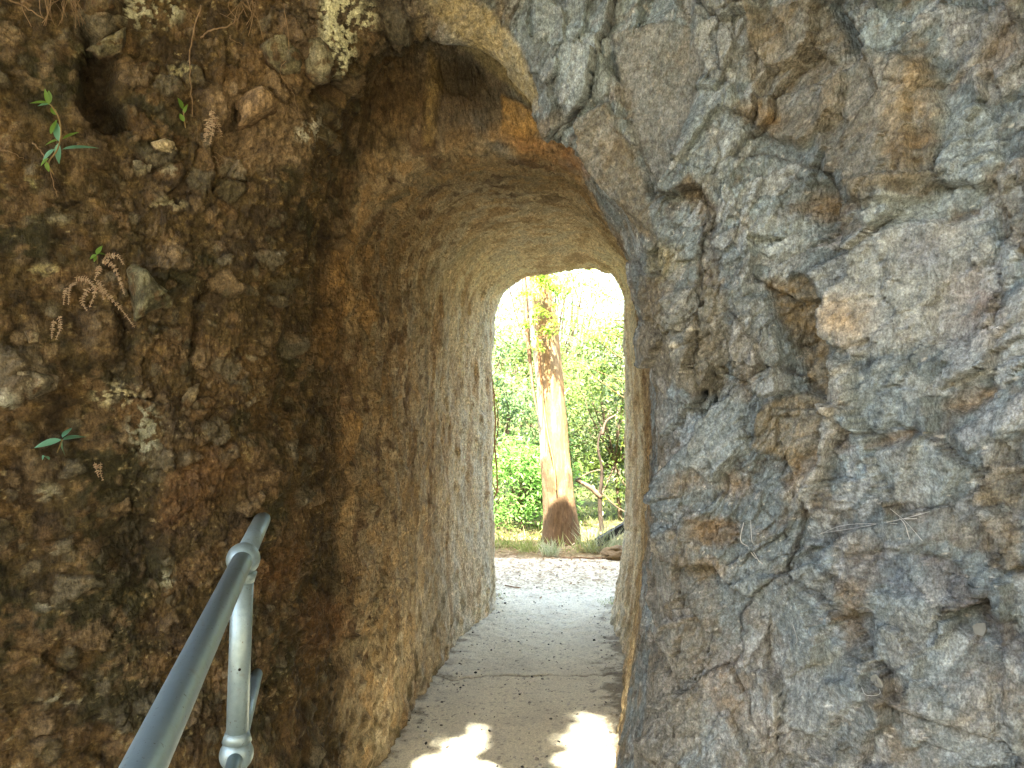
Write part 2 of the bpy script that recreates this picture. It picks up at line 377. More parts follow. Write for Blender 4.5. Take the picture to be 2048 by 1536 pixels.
poly_stamp([(420,190),(470,170),(590,210),(640,250),(600,330),(500,340),(440,290)], (.36, .26, .15), .65, .02, (0,0), .02, .06)
poly_stamp([(520,60),(640,60),(660,160),(560,200),(500,170)], (.28,.19,.09), .5, .0, (0,0), .02, .06)
blob(620,60,70,60,(.16,.15,.13),.4,0,0,.05)
blob(760,20,90,35,(.15,.145,.12),.5,0,0,.08)
for x, y, w, h in [(680,520,16,60),(665,570,22,40),(690,600,18,35),(640,690,30,50),(690,880,22,60),(655,640,18,25),(730,620,16,30)]:
    blob(x, y, w, h, (.26,.16,.06), .65, .012, 10, .03, .008)
for x, y, w, h in [(350,1010,50,70),(420,960,60,60),(560,1130,40,60),(640,1250,60,60)]:
    blob(x, y, w, h, (.17,.08,.03), .5, .01, 20, .08, .03)
LB_ = (.29, .36, .385); MB_ = (.22, .27, .285); DBL = (.09, .105, .115); BRN = (.15, .12, .075)
for pts, col, k, dh, tl in [([(1400,170),(1470,180),(1500,290),(1440,420),(1370,330)], MB_, .5, .012, (.12,.05)), ([(1130,60),(1210,80),(1215,190),(1160,210),(1120,140)], LB_, .5, .015, (.1,.1)), ([(1060,0),(1180,0),(1130,60),(1060,90)], MB_, .5, .01, (-.1,.1)),
    ([(1880,220),(1960,210),(1990,330),(1900,420),(1870,330)], LB_, .5, .012, (.1,-.05)), ([(1960,340),(2060,300),(2060,520),(1980,470)], BRN, .5, -.012, (.1,.1)), ([(1700,440),(1790,390),(1900,380),(1880,430),(1760,460)], LB_, .6, .012, (0,-.1)),
    ([(1330,600),(1440,560),(1480,680),(1420,800),(1330,760)], (.17,.17,.14), .6, .008, (-.08,.03)), ([(1380,800),(1480,760),(1500,900),(1430,960),(1370,920)], MB_, .5, .012, (.1,-.08)), ([(1690,760),(1780,720),(1860,760),(1830,860),(1720,870)], MB_, .5, .01, (-.1,.08)),
    ([(1740,900),(1860,880),(1940,940),(1880,1010),(1760,1000)], LB_, .45, .014, (.08,.1)), ([(1480,1130),(1600,1110),(1680,1180),(1620,1260),(1500,1240)], MB_, .4, .01, (.06,.08)), ([(1740,1180),(1860,1190),(1940,1290),(1860,1380),(1750,1320)], LB_, .4, .01, (-.06,.06)),
    ([(1960,1040),(2060,1010),(2060,1160),(1990,1130)], BRN, .6, -.01, (.05,0)), ([(1560,1290),(1680,1270),(1740,1390),(1640,1480),(1540,1420)], MB_, .4, .012, (.06,-.05)), ([(1860,1400),(1960,1360),(2060,1440),(2040,1560),(1880,1540)], LB_, .35, .01, (.06,.05)),
    ([(1300,560),(1340,540),(1350,700),(1320,820),(1295,700)], (.13,.12,.09), .7, .0, (0,0)), ([(1290,1080),(1400,1050),(1420,1300),(1380,1540),(1270,1540)], (.15,.135,.10), .55, .006, (0,0)), ([(1500,440),(1600,420),(1640,470),(1560,520),(1490,500)], LB_, .5, .012, (0,-.12)), ([(1040,90),(1110,120),(1150,220),(1120,230),(1060,150)], DBL, .4, .0, (.1,0)), ([(1420,430),(1500,470),(1520,560),(1440,560),(1400,500)], DBL, .4, -.008, (.05,.05))]:
    poly_stamp(pts, col, k, dh, tl, .006, .04)
print('stamps', len(CST))

# --- displacement: slabs, then clods and chips
W = P0 + np.stack([fbm(P0, 6, 3, 11), fbm(P0, 6, 3, 12), fbm(P0, 6, 3, 13)], 1) * .045
q = W.copy(); q[:, 2] *= .75
t1, r1, e1 = facets(q @ np.array([[.9, .2, .4], [-.1, 1, 0], [-.5, 0, .85]], np.float32), 3.2, 1)
t2, r2, e2 = facets(q + 5, 8.5, 2)
t3, r3, e3 = facets(W * np.array((1, 1, .8), np.float32), 22, 3)
big = fbm(P0, 1.5, 3, 61)
amp = .15 + .85 * outer
slab = t1 * .055 + (r1[:, 0] - .5) * .026 + t2 * .036 + (r2[:, 1] - .5) * .016
clod = fbm(P0, 7, 5, 71, .55) * .055
tp, rp_, ep = facets(P0 * np.array((1, 1, 1.15), np.float32) + warpv * .03, 12.5, 17); isp = (rp_[:, 0] > .75) * sst(.06, .26, ep) * brown * sst(7.3, 6.3, TC)
tq, rq, eq = facets(P0 + warpv * .02, 30, 19); isq = (rq[:, 0] > .74) * sst(.10, .3, eq) * brown * sst(7.6, 6.6, TC)
DISP += isp * (.006 + .014 * rp_[:, 1] + tp * .02) + isq * (.004 + .004 * rq[:, 1])
far = sst(4.5, 3.0, TC) * .0 + 1
near_fade = sst(.5, 2.0, TC)
qa = W @ np.array([[.8, .1, .55], [-.1, 1, 0], [-.6, 0, .8]], np.float32); qa = qa * np.array((2.2, 1.5, .9), np.float32)   # splintery cleavage running diagonally
t5, r5, e5 = facets(qa, 13, 6); t6, r6, e6 = facets(qa + 3, 34, 7)
rgh = .18 + .6 * sst(-.08, .12, fbm(P0, 4.2, 3, 77)); SMO *= 1 - .8 * np.exp(-((TC - 4.5) / .8) ** 2) * sst(5, 6, SC) * sst(9.6, 8.6, SC)
DISP += (right_o * (slab * 1.1 + t1 * .025 + t2 * .014 + rgh * (t5 * .022 + (r5[:, 2] - .5) * .014 + t6 * .009 + (r6[:, 1] - .5) * .006) - .006 * np.exp(-(e1 / .02) ** 2)) * SMO
         + left_o * (clod + slab * .45 + t3 * .007 + (r3[:, 2] - .5) * .006)
         + big * .06 * outer)
cut = P0 * np.array((1.0, 1.0, .35), np.float32)                     # pick marks run down the tunnel walls
pk = fbm(cut, 26, 4, 81, .55); t4, r4, e4 = facets(cut + pk[:, None] * .02, 19, 4)
DISP += inner * (fbm(P0, 2.2, 3, 91) * .03 + pk * .017 + t4 * .008 + (r4[:, 0] - .5) * .008 - .035 * sst(7.2, 8.5, SC) * sst(-.1, .9, P0[:, 2])
          + sst(8.2, 6.4, TC) * brown * (clod * .55 + t2 * .014 + t3 * .006))
foot = sst(.5, .0, P0[:, 2]) * inner
DISP += foot * fbm(P0, 12, 3, 93) * .03
G1 = (P0 + BNf * DISP[:, None]).reshape(S_, T_, 3)
N1n = (grid_normals(G1) * SGN).reshape(-1, 3).astype(np.float32)
P1 = G1.reshape(-1, 3).astype(np.float32)
fine = fbm(P1, 45, 4, 101, .6, ridged=True); fine2 = fbm(P1 * np.array((1, 1, .45), np.float32), 70, 3, 111, .6)
P2 = P1 + N1n * ((fine * (.005 + .0035 * left_o) + fine2 * (.004 + .003 * brown))[:, None])
G2 = P2.reshape(S_, T_, 3)

# --- colours (the rock's own, with some light and shade painted in)
n1 = fbm(P0, 3.0, 4, 201); n2 = fbm(P0, 9.0, 4, 211); n3 = fbm(P0, 28.0, 4, 221, .65); n4 = fbm(P0, 75, 3, 231, .7)
Cr = np.tile(np.array((.128, .163, .176), np.float32), (len(P0), 1))                       # grey schist
Cr = mix(Cr, (.215, .285, .325), sst(.0, .25, n1 + .35 * (r2[:, 0] - .5) + .12 * (r5[:, 0] - .5)) * .7)
Cr = mix(Cr, (.125, .115, .09), sst(.02, .22, n2 + .3 * (r1[:, 2] - .5) + .12 * (r5[:, 1] - .5)) * .65)
Cr = mix(Cr, OCH, sst(.12, .28, n2 * .6 + n3 * .3 + .16 * (r2[:, 2] - .5)) * .3)
Cr = mix(Cr, (.33, .37, .385), sst(.25, .45, r5[:, 2] - .45 + n1 * .6) * .5); Cr *= (.82 + .36 * r6[:, 0])[:, None]
Cr = mix(Cr, (.10, .11, .12), sst(.12, .3, n3) * .55)
Cr = mix(Cr, (.07, .065, .06), np.exp(-(e1 / .02) ** 2) * .45 + np.exp(-(e5 / .05) ** 2) * .25 + np.exp(-(e6 / .07) ** 2) * .28)
low = sst(1.2, .5, P0[:, 2]) ; Cr = mix(Cr, (.20, .19, .155), low * .4 * (1 - inner))
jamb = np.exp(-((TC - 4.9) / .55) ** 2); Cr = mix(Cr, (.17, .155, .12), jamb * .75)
Cr = mix(Cr, (.42, .42, .38), sst(.34, .42, n4 + .35 * n3) * .5)
Cl = np.tile(np.array((.102, .074, .029), np.float32), (len(P0), 1))                       # rusty brown clay rock
Cl = mix(Cl, (.145, .092, .032), sst(-.02, .2, n1) * .8)
Cl = mix(Cl, (.06, .042, .022), sst(.02, .22, -n2) * .8)
Cl = mix(Cl, (.045, .045, .018), sst(.06, .28, fbm(P0, 4.5, 4, 241) + .12 * (1.3 - P0[:, 2]) * .5 + .10 * sst(-.7, -1.2, P0[:, 0])) * .85)
Cl = mix(Cl, (.20, .135, .07), sst(.10, .26, n2 + n3 * .5) * .7)
Cl = mix(Cl, (.20, .145, .055), sst(.2, .34, n3 + n4 * .5) * .6)
Cl = mix(Cl, (.34, .30, .17), sst(.32, .42, n4 + n3 * .3 + .25 * n1) * .65)
Cl = mix(Cl, (.025, .017, .01), sst(.18, .3, -n3 - .2 * n4) * .6)
Ct = np.tile(np.array((.50, .42, .285), np.float32), (len(P0), 1))                       # cut clay of the tunnel
nt1 = fbm(P0 * np.array((1, 1, .4), np.float32), 6, 4, 251); nt2 = fbm(P0 * np.array((1, 1, .3), np.float32), 30, 4, 261, .6)
Ct = mix(Ct, (.40, .37, .29), sst(0, .2, nt1) * .8)
Ct = mix(Ct, (.30, .21, .12), sst(.05, .25, -nt1 + n1 * .3) * .75)
Ct = mix(Ct, (.23, .16, .09), sst(.08, .28, nt2) * .6)
Ct = mix(Ct, (.48, .40, .28), sst(.12, .3, -nt2) * .45)
depthd = sst(8.1, 6.3, TC + n1 * 1.6)                               # darker, redder near the mouth
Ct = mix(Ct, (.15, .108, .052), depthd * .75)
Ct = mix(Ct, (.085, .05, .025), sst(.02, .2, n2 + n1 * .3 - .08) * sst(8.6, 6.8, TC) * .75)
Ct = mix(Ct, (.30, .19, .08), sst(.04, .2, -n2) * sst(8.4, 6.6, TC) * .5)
Ct = mix(Ct, (.08, .07, .025), sst(.0, .2, n2) * sst(.6, .1, P0[:, 2]) * .5)
palp = np.array([(.20, .15, .085), (.13, .12, .08), (.25, .19, .11), (.15, .095, .04), (.10, .09, .05), (.19, .175, .12)], np.float32)
Cl = mix(Cl, palp[(rp_[:, 2] * 5.99).astype(int)], isp * .75); Cl = mix(Cl, palp[(rq[:, 2] * 5.99).astype(int)] * 1.1, isq * .6); Cl = mix(Cl, (.035, .025, .013), (rp_[:, 0] > .75) * np.exp(-(ep / .07) ** 2) * .6)
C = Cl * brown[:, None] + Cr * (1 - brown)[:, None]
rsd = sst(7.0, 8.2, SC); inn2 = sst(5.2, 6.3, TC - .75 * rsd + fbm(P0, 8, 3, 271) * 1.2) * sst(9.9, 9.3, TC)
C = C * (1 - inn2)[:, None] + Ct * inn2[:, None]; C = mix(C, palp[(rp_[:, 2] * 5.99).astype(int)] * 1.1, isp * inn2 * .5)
shadeband = np.exp(-((TC - 5.4) / .5) ** 2) * brown; C = mix(C, (.05, .032, .016), shadeband * .3)  # band of shade painted into the brown rock round the mouth
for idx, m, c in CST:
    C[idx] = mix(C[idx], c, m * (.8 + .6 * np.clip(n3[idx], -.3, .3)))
C *= (1 + .45 * n3 + .4 * n4)[:, None]; C *= (.52 * brown * (1 - inn2) + 1.04 * (1 - brown) * (1 - inn2) + (.95 + .5 * sst(6.8, 8.4, TC)) * inn2)[:, None]  # tunnel lining painted brighter towards its far end, standing in for outside light
# lichen: crusty pale patches
def lichen(px, py, w, h, col=(.52, .52, .36), dens=.0, sc=60):
    p, hx, poly = poly_uv([(px + w * math.cos(a), py + h * math.sin(a)) for a in [i * math.pi / 6 for i in range(12)]])
    d = P0 - np.array(p, np.float32); rad = float(np.abs(poly).max() * 1.4); idx = np.nonzero(np.abs(d).max(1) < rad)[0]; d = d[idx]
    u = d[:, 0] * hx.x + d[:, 1] * hx.y; sd = sd_poly(np.stack([u, d[:, 2]], 1), poly)
    k = sst(-.01, .03, sd); n = fbm(P0[idx], sc, 3, 301, .6) + .5 * fbm(P0[idx], 22, 2, 311)
    m = sst(.05 - dens, .11 - dens, n) * k
    C[idx] = mix(C[idx], np.array(col) * .75, m * .9); return idx, m
LI = []
for a in [(305,28,75,40,(.40,.41,.28),.06),(680,60,42,85,(.60,.62,.42),.14),(655,20,20,30,(.6,.62,.42),.15),(735,40,18,30,(.60,.62,.42),.15),(612,262,30,30,(.5,.5,.4),.05),
          (185,98,30,12,(.35,.36,.2),.1),(285,335,16,12,(.45,.44,.3),.25),(345,340,22,14,(.40,.40,.28),.2),(60,370,50,14,(.4,.4,.2),-.05),(235,790,55,30,(.5,.48,.3),.0),
          (290,860,40,60,(.30,.32,.24),.05),(95,985,28,20,(.5,.5,.36),.2),(10,800,30,28,(.42,.44,.36),.15),(330,1160,20,22,(.34,.35,.25),.1),(100,440,60,8,(.35,.34,.2),0),(120,435,26,10,(.4,.4,.3),.15),
          (1395,658,22,10,(.7,.68,.55),.15),(1370,690,14,12,(.7,.68,.55),.1),(90,540,50,14,(.45,.42,.22),.0),(350,150,50,14,(.42,.4,.2),.0),(340,410,40,16,(.42,.4,.25),.0),(120,1400,50,20,(.3,.3,.22),.05),(85,1210,16,10,(.5,.5,.4),.15),
          (1990,650,60,40,(.5,.52,.52),.04),(1640,480,60,20,(.5,.52,.52),.0)]:
    LI.append(lichen(*a))
P2 = G2.reshape(-1, 3).copy()
for idx, m in LI: P2[idx] += N1n[idx] * (m * .003)[:, None]
G2 = P2.reshape(S_, T_, 3)
C = np.clip(C, .006, .75)
rock_mat = tint_mat('rock', .85, .3, (.52, 1.48), (75, 230), ((95, .004), (260, .0012)), (1, 1, .8))
nt = rock_mat.node_tree; L = nt.links; b = nt.nodes['Principled BSDF']; last = b.inputs['Normal'].links[0].from_socket     # crisp chipped grain
tc = N(nt, 'ShaderNodeTexCoord'); mp = N(nt, 'ShaderNodeMapping'); mp.inputs['Rotation'].default_value = (.3, .6, .2); mp.inputs['Scale'].default_value = (1.7, 1.2, .8); L.new(tc.outputs['Object'], mp.inputs[0])
wn_ = noise_node(nt, 40, 3, .6, mp.outputs[0]); wa = N(nt, 'ShaderNodeVectorMath', operation='MULTIPLY_ADD'); L.new(wn_.outputs['Color'], wa.inputs[0]); wa.inputs[1].default_value = (.012, .012, .012); L.new(mp.outputs[0], wa.inputs[2])
for sc_, dd_ in ((62, .005),):
    vo = N(nt, 'ShaderNodeTexVoronoi'); vo.inputs['Scale'].default_value = sc_; L.new(wa.outputs[0], vo.inputs['Vector']); bp = N(nt, 'ShaderNodeBump'); bp.inputs['Distance'].default_value = dd_; bp.inputs['Strength'].default_value = .9
    sp_ = N(nt, 'ShaderNodeSeparateColor'); L.new(vo.outputs['Color'], sp_.inputs[0]); ad = N(nt, 'ShaderNodeMath', operation='SUBTRACT'); L.new(sp_.outputs[0], ad.inputs[0]); L.new(vo.outputs['Distance'], ad.inputs[1])
    L.new(ad.outputs[0], bp.inputs['Height']); L.new(last, bp.inputs['Normal']); last = bp.outputs[0]
L.new(last, b.inputs['Normal'])
rock = link_mesh('rock_cliff', mesh_np('rock_cliff', P2, grid_faces(S_, T_), C), rock_mat)
tag(rock, 'rough rock cliff, rusty brown on the left and blue grey on the right, with an arched tunnel cut through', 'rock cliff', kind='structure')
bvh = make_bvh(G2, 3)
print('rock', len(P2))
def cam_pt(px, py, d): return Vector(((px - CX) / F * d, d, EYE - (py - HY) / F * d))
def on(px, py, off=0.0):
    p, n = hit(bvh, px, py); return p + n * off, n

def off_rock(px, py, off=.03):
    p, n = hit(bvh, px, py); return cam_pt(px, py, p.y - off)
# --- stones set in the clay
def stone(pts, thick, col, label, sub=3, squash=.5, seed=1):
    """a lump whose outline follows pts (pixels), half sunk in the rock"""
    p, hx, poly = poly_uv(pts)
    cx = sum(a[0] for a in pts) / len(pts); cy_ = sum(a[1] for a in pts) / len(pts)
    p, n = on(cx, cy_); hx = Vector((hx.x, hx.y, 0)).normalized(); up = Vector((0, 0, 1)); n = hx.cross(up); n = n if n.y < 0 else -n
    ang = np.linspace(0, 2 * np.pi, 72, endpoint=False); rr = []
    for a in ang:   # radius of the outline in that direction
        d = np.array((math.cos(a), math.sin(a))); best = .001
        for i in range(len(poly)):
            a0 = poly[i]; b0 = poly[(i + 1) % len(poly)]; e = b0 - a0; den = d[0] * e[1] - d[1] * e[0]
            if abs(den) < 1e-9: continue
            t = (a0[0] * e[1] - a0[1] * e[0]) / den; s = (a0[0] * d[1] - a0[1] * d[0]) / den
            if t > 0 and 0 <= s <= 1: best = max(best, t)
        rr.append(best)
    rr = np.array(rr); V = []; M = 26
    for j in range(M + 1):
        f = j / M; k = min(1, math.sin(f * math.pi / 2) ** .7) if f < 1 else 1.0
        h = thick * ((1 - k ** 3.0)) - .015 * (f ** 8)
        for a, r_ in zip(ang, rr):
            V.append((math.cos(a) * r_ * k, math.sin(a) * r_ * k, h))
    V = np.array(V, np.float32); hxv = np.array(hx, np.float32); nv = np.array(n, np.float32)
    Wd = np.array(p, np.float32) + V[:, :1] * hxv + V[:, 1:2] * np.array((0, 0, 1), np.float32) + V[:, 2:] * nv
    t_, r_, e_ = facets(Wd, 16, 400 + seed); tb, rb, eb = facets(Wd, 40, 410 + seed)
    dd = (t_ * .012 + (r_[:, 0] - .5) * .014 + tb * .004 + fbm(Wd, 40, 4, 420 + seed) * .006) ; fall = sst(-.015, thick * .5, V[:, 2])
    Wd = Wd + nv * (dd * (.3 + .7 * fall))[:, None] + hxv * (dd * .5)[:, None]
    Fq = []
    K = len(ang)
    for j in range(M):
        for i in range(K): Fq.append((j * K + i, j * K + (i + 1) % K, (j + 1) * K + (i + 1) % K, (j + 1) * K + i))
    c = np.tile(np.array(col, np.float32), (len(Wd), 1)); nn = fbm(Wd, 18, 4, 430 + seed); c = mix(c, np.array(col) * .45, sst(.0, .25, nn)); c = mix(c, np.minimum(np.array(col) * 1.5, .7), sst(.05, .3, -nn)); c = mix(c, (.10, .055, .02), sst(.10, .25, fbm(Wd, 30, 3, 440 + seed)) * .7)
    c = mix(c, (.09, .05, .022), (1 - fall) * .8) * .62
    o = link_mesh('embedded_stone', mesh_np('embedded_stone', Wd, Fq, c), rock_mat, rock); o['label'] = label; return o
stone([(523,95),(545,70),(572,60),(588,90),(606,130),(607,150),(570,152),(540,130)], .035, (.20,.185,.11), 'grey olive pointed stone near the top edge', seed=1)
stone([(608,75),(635,66),(655,90),(668,130),(660,168),(640,170),(620,150)], .035, (.22,.21,.14), 'grey rounded stone right of the pointed one', seed=2)
stone([(475,205),(492,185),(520,172),(548,190),(556,225),(530,240),(515,250),(478,262)], .06, (.34,.24,.13), 'tan blocky stone jutting out of the brown clay', seed=3)
stone([(306,285),(330,278),(352,286),(360,302),(345,310),(315,300)], .02, (.36,.31,.19), 'small pale flat stone', seed=4)
stone([(266,322),(285,318),(302,332),(300,346),(275,343)], .02, (.38,.36,.25), 'small whitish lichen stone', seed=5)
stone([(252,540),(268,526),(284,530),(305,562),(348,596),(345,615),(300,626),(270,650),(262,600)], .06, (.18,.18,.11), 'grey green pointed stone with a pale edge', seed=6)
stone([(240,65),(258,52),(242,110),(200,118),(182,100),(205,84)], .03, (.16,.15,.09), 'mossy stone over the dark hollow', seed=7)
stone([(282,130),(300,125),(322,135),(318,152),(290,150)], .025, (.17,.14,.08), 'small brown stone', seed=8)
stone([(48,662),(64,656),(78,668),(76,684),(56,688)], .02, (.30,.26,.17), 'small buff stone', seed=9)
stone([(170,8),(215,2),(250,12),(245,36),(205,46),(172,30)], .04, (.13,.10,.05), 'brown lump at the top edge', seed=10)
stone([(25,735),(70,738),(112,752),(108,780),(60,800),(28,785)], .03, (.27,.24,.16), 'broad pale lichen-spotted stone', seed=11)
stone([(375,775),(398,765),(392,800),(372,830),(352,822)], .02, (.22,.18,.10), 'small grey brown wedge', seed=12)

# ------------------------------------------------------------------ ground, path
def sheet(xs, ys, zf, colf, name, mat, kind='structure'):
    X, Y = np.meshgrid(xs, ys, indexing='ij'); P = np.stack([X.ravel(), Y.ravel(), np.zeros(X.size)], 1).astype(np.float32)
    P[:, 2] = zf(P); S, T = len(xs), len(ys); i = np.arange(S * T).reshape(S, T)
    Fq = np.stack([i[:-1, :-1].ravel(), i[1:, :-1].ravel(), i[1:, 1:].ravel(), i[:-1, 1:].ravel()], 1)
    o = link_mesh(name, mesh_np(name, P, Fq, colf(P)), mat); tag(o, kind=kind); return o
def gz(P):
    d = P[:, 1]; z = -.03 - .10 * sst(8.0, 11, d) * (d - 8) * .6 - .0
    z = np.where(d > 40, -.03 - .06 * 32, z)
    z = z + 8 * sst(-3.5, -14, d) + 7 * sst(4, 15, P[:, 0]) * sst(7, 1, d)       # unseen bank added behind and right of the viewer to block sky light
    return z + fbm(P, 1.2, 3, 500) * .04 * sst(6, 7, d) + fbm(P, 9, 4, 501) * .02
def gcol(P):
    c = np.tile(np.array((.24, .19, .11), np.float32), (len(P), 1)); n = fbm(P, 5, 4, 510); m = fbm(P, 25, 3, 511)
    c = mix(c, (.10, .12, .03), sst(.0, .2, n) * sst(7.0, 7.8, P[:, 1])); c = mix(c, (.13, .08, .04), sst(.05, .2, m) * .8); return mix(c, (.05, .065, .02), sst(8.3, 9.3, P[:, 1] + n) * .9)
g_mat = tint_mat('ground', .95, .1, (.6, 1.4), (40, 160), ((40, .02), (150, .006)))
gx = np.concatenate([np.linspace(-900, -12, 12), np.linspace(-10, -3, 20), np.linspace(-2.8, 4, 220), np.linspace(4.3, 14, 24), np.linspace(15, 900, 12)])
gy = np.concatenate([np.linspace(-600, -16, 6), np.linspace(-14, -7, 8), np.linspace(-6, 5, 20), np.linspace(5.05, 9.5, 170), np.linspace(9.7, 20, 40), np.linspace(22, 1500, 16)])
sheet(gx, gy, gz, gcol, 'ground', g_mat)
def path_c(y): return -.565 + .152 * y + .06 * np.maximum(y - 6.2, 0)      # centre line
py_ = np.concatenate([np.linspace(-4, 2.2, 30), np.linspace(2.25, 7.3, 700)]); pw = np.linspace(-1, 1, 210)
PW, PY = np.meshgrid(pw, py_, indexing='ij')
halfw = .66 + .25 * sst(2.8, 1.5, PY) * 2 + .2 * sst(6.0, 7.0, PY)
P = np.stack([(path_c(PY) - .02 + PW * halfw).ravel(), PY.ravel(), np.zeros(PY.size)], 1).astype(np.float32); w_ = PW.ravel()
edge = np.abs(w_); inside = sst(6.2, 5.7, P[:, 1])
z = .0 + .035 * np.maximum(edge - .45, 0) * inside + fbm(P, 3, 3, 520) * .018 + fbm(P, 14, 4, 521) * .010 + fbm(P, 60, 3, 522) * .0035
z += -.06 * sst(.8, 1.0, edge) * (1 - inside) - .07 * sst(6.9, 7.3, P[:, 1])
ck = P[:, 1] - (4.23 + .05 * P[:, 0] + fbm(P, 5, 4, 530) * .10); crack = np.exp(-(ck / .007) ** 2) * sst(-.45, -.3, P[:, 0] + .1) * sst(.62, .45, P[:, 0]); z -= .012 * crack
P[:, 2] = z
c = np.tile(np.array((.70, .66, .50), np.float32), (len(P), 1)); a1 = fbm(P, 2.6, 4, 540); a2 = fbm(P, 11, 4, 541); a3 = fbm(P, 45, 3, 542)
c = mix(c, (.60, .56, .43), sst(-.05, .2, a1) * .7); c = mix(c, (.70, .65, .50), sst(.0, .2, -a2) * .5)
c = mix(c, (.27, .24, .18), sst(.60, .80, edge + a2 * .5) * .6 * inside); c = mix(c, (.17, .13, .08), sst(.68, .8, edge + a2 * .35 + a3 * .2) * .55 * inside)
c = mix(c, (.22, .2, .17), sst(.22, .34, a3 + a2 * .2) * .6); c = mix(c, (.12, .10, .08), crack * .8)
c = mix(c, (.62, .54, .38), (1 - inside) * .75); c = mix(c, (.24, .18, .11), (1 - inside) * sst(.03, .16, a3 + a2 * .4) * .8)
S, T = len(pw), len(py_); i = np.arange(S * T).reshape(S, T)
pfaces = np.stack([i[:-1, :-1].ravel(), i[1:, :-1].ravel(), i[1:, 1:].ravel(), i[:-1, 1:].ravel()], 1)
p_mat = tint_mat('path', .92, .15, (.72, 1.28), (120, 500), ((110, .006), (400, .002)))
pth = link_mesh('path', mesh_np('path', P, pfaces, np.clip(c, .02, .72)), p_mat); tag(pth, kind='structure')
bvhp = BVHTree.FromPolygons([tuple(v) for v in P.reshape(S, T, 3)[::3, ::3].reshape(-1, 3)], (lambda s, t: [(a * t + b, (a + 1) * t + b, (a + 1) * t + b + 1, a * t + b + 1) for a in range(s - 1) for b in range(t - 1)])(len(range(0, S, 3)), len(range(0, T, 3))))
def zpath(x, y):
    h = bvhp.ray_cast(Vector((x, y, 1)), Vector((0, 0, -1))); return h[0].z if h[0] else -.02
def gpt(px, py, z0=0):   # ground point under a pixel
    d = (EYE - z0) * F / (py - HY); return Vector(((px - CX) / F * d, d, z0))

def lumps(name, pts, mat, cols=None):
    """pts: (x,y,z,size,flat) -> small irregular stones in one mesh"""
    ico = bmesh.new(); bmesh.ops.create_icosphere(ico, subdivisions=1, radius=1); B = np.array([v.co[:] for v in ico.verts], np.float32); Fa = np.array([[v.index for v in f.verts] for f in ico.faces]); ico.free()
    V, Fc, C_ = [], [], []; nb = len(B)
    for k, (x, y, z, s, fl) in enumerate(pts):
        r = 1 + (rng.random(nb) - .5) * .6; sc = np.array((s * rng.uniform(.7, 1.3), s * rng.uniform(.7, 1.3), s * fl)); a = rng.uniform(0, 6.3); rot = np.array([[math.cos(a), -math.sin(a), 0], [math.sin(a), math.cos(a), 0], [0, 0, 1]])
        V.append((B * r[:, None] * sc) @ rot.T + (x, y, z)); Fc.append(Fa + k * nb)
        if cols is not None: C_.append(np.tile(cols[k], (nb, 1)))
    return link_mesh(name, mesh_np(name, np.concatenate(V), np.concatenate(Fc), np.concatenate(C_) if cols is not None else None), mat, smooth=False)
peb, pc = [], []
for k in range(1150):
    y = rng.uniform(2.9, 6.9); wv = np.clip(rng.normal(0, .55), -1, 1) if rng.random() < .6 else rng.choice((-1, 1)) * rng.uniform(.5, .78)
    x = path_c(y) + wv * .62; s = min(.0018 + rng.exponential(.0019), .012); peb.append((x, y, zpath(x, y) + s * .3, s, .6))
    g = rng.choice([.06, .12, .3, .6], p=[.22, .28, .3, .2]); pc.append((g, g * .95, g * .82))
t_small = tint_mat('gravel', .85, .2, (.8, 1.2), (200,), ((200, .002),))
o = lumps('gravel', peb, t_small, pc); tag(o, 'loose grit and small pebbles scattered over the pale path', 'gravel', kind='stuff')

# ------------------------------------------------------------------ tubes and leaves
def tube(pts, rads, seg=8, cap=True):
    pts = [Vector(p) for p in pts]; V, Fc = [], []
    up = Vector((0, 0, 1)); prev = None
    for i, p in enumerate(pts):
        t = (pts[min(i + 1, len(pts) - 1)] - pts[max(i - 1, 0)]).normalized()
        if prev is None: prev = t.orthogonal().normalized()
        b = (prev - t * prev.dot(t)).normalized(); prev = b; c = t.cross(b)
        r = rads[i] if hasattr(rads, '__len__') else rads
        for k in range(seg):
            a = 2 * math.pi * k / seg; V.append(p + (b * math.cos(a) + c * math.sin(a)) * r)
    for i in range(len(pts) - 1):
        for k in range(seg): Fc.append((i * seg + k, i * seg + (k + 1) % seg, (i + 1) * seg + (k + 1) % seg, (i + 1) * seg + k))
    if cap:
        n0 = len(V); V.append(pts[0]); V.append(pts[-1]); m = (len(pts) - 1) * seg
        for k in range(seg): Fc.append((n0, (k + 1) % seg, k, k)); Fc.append((n0 + 1, m + k, m + (k + 1) % seg, m + (k + 1) % seg))
    return V, Fc
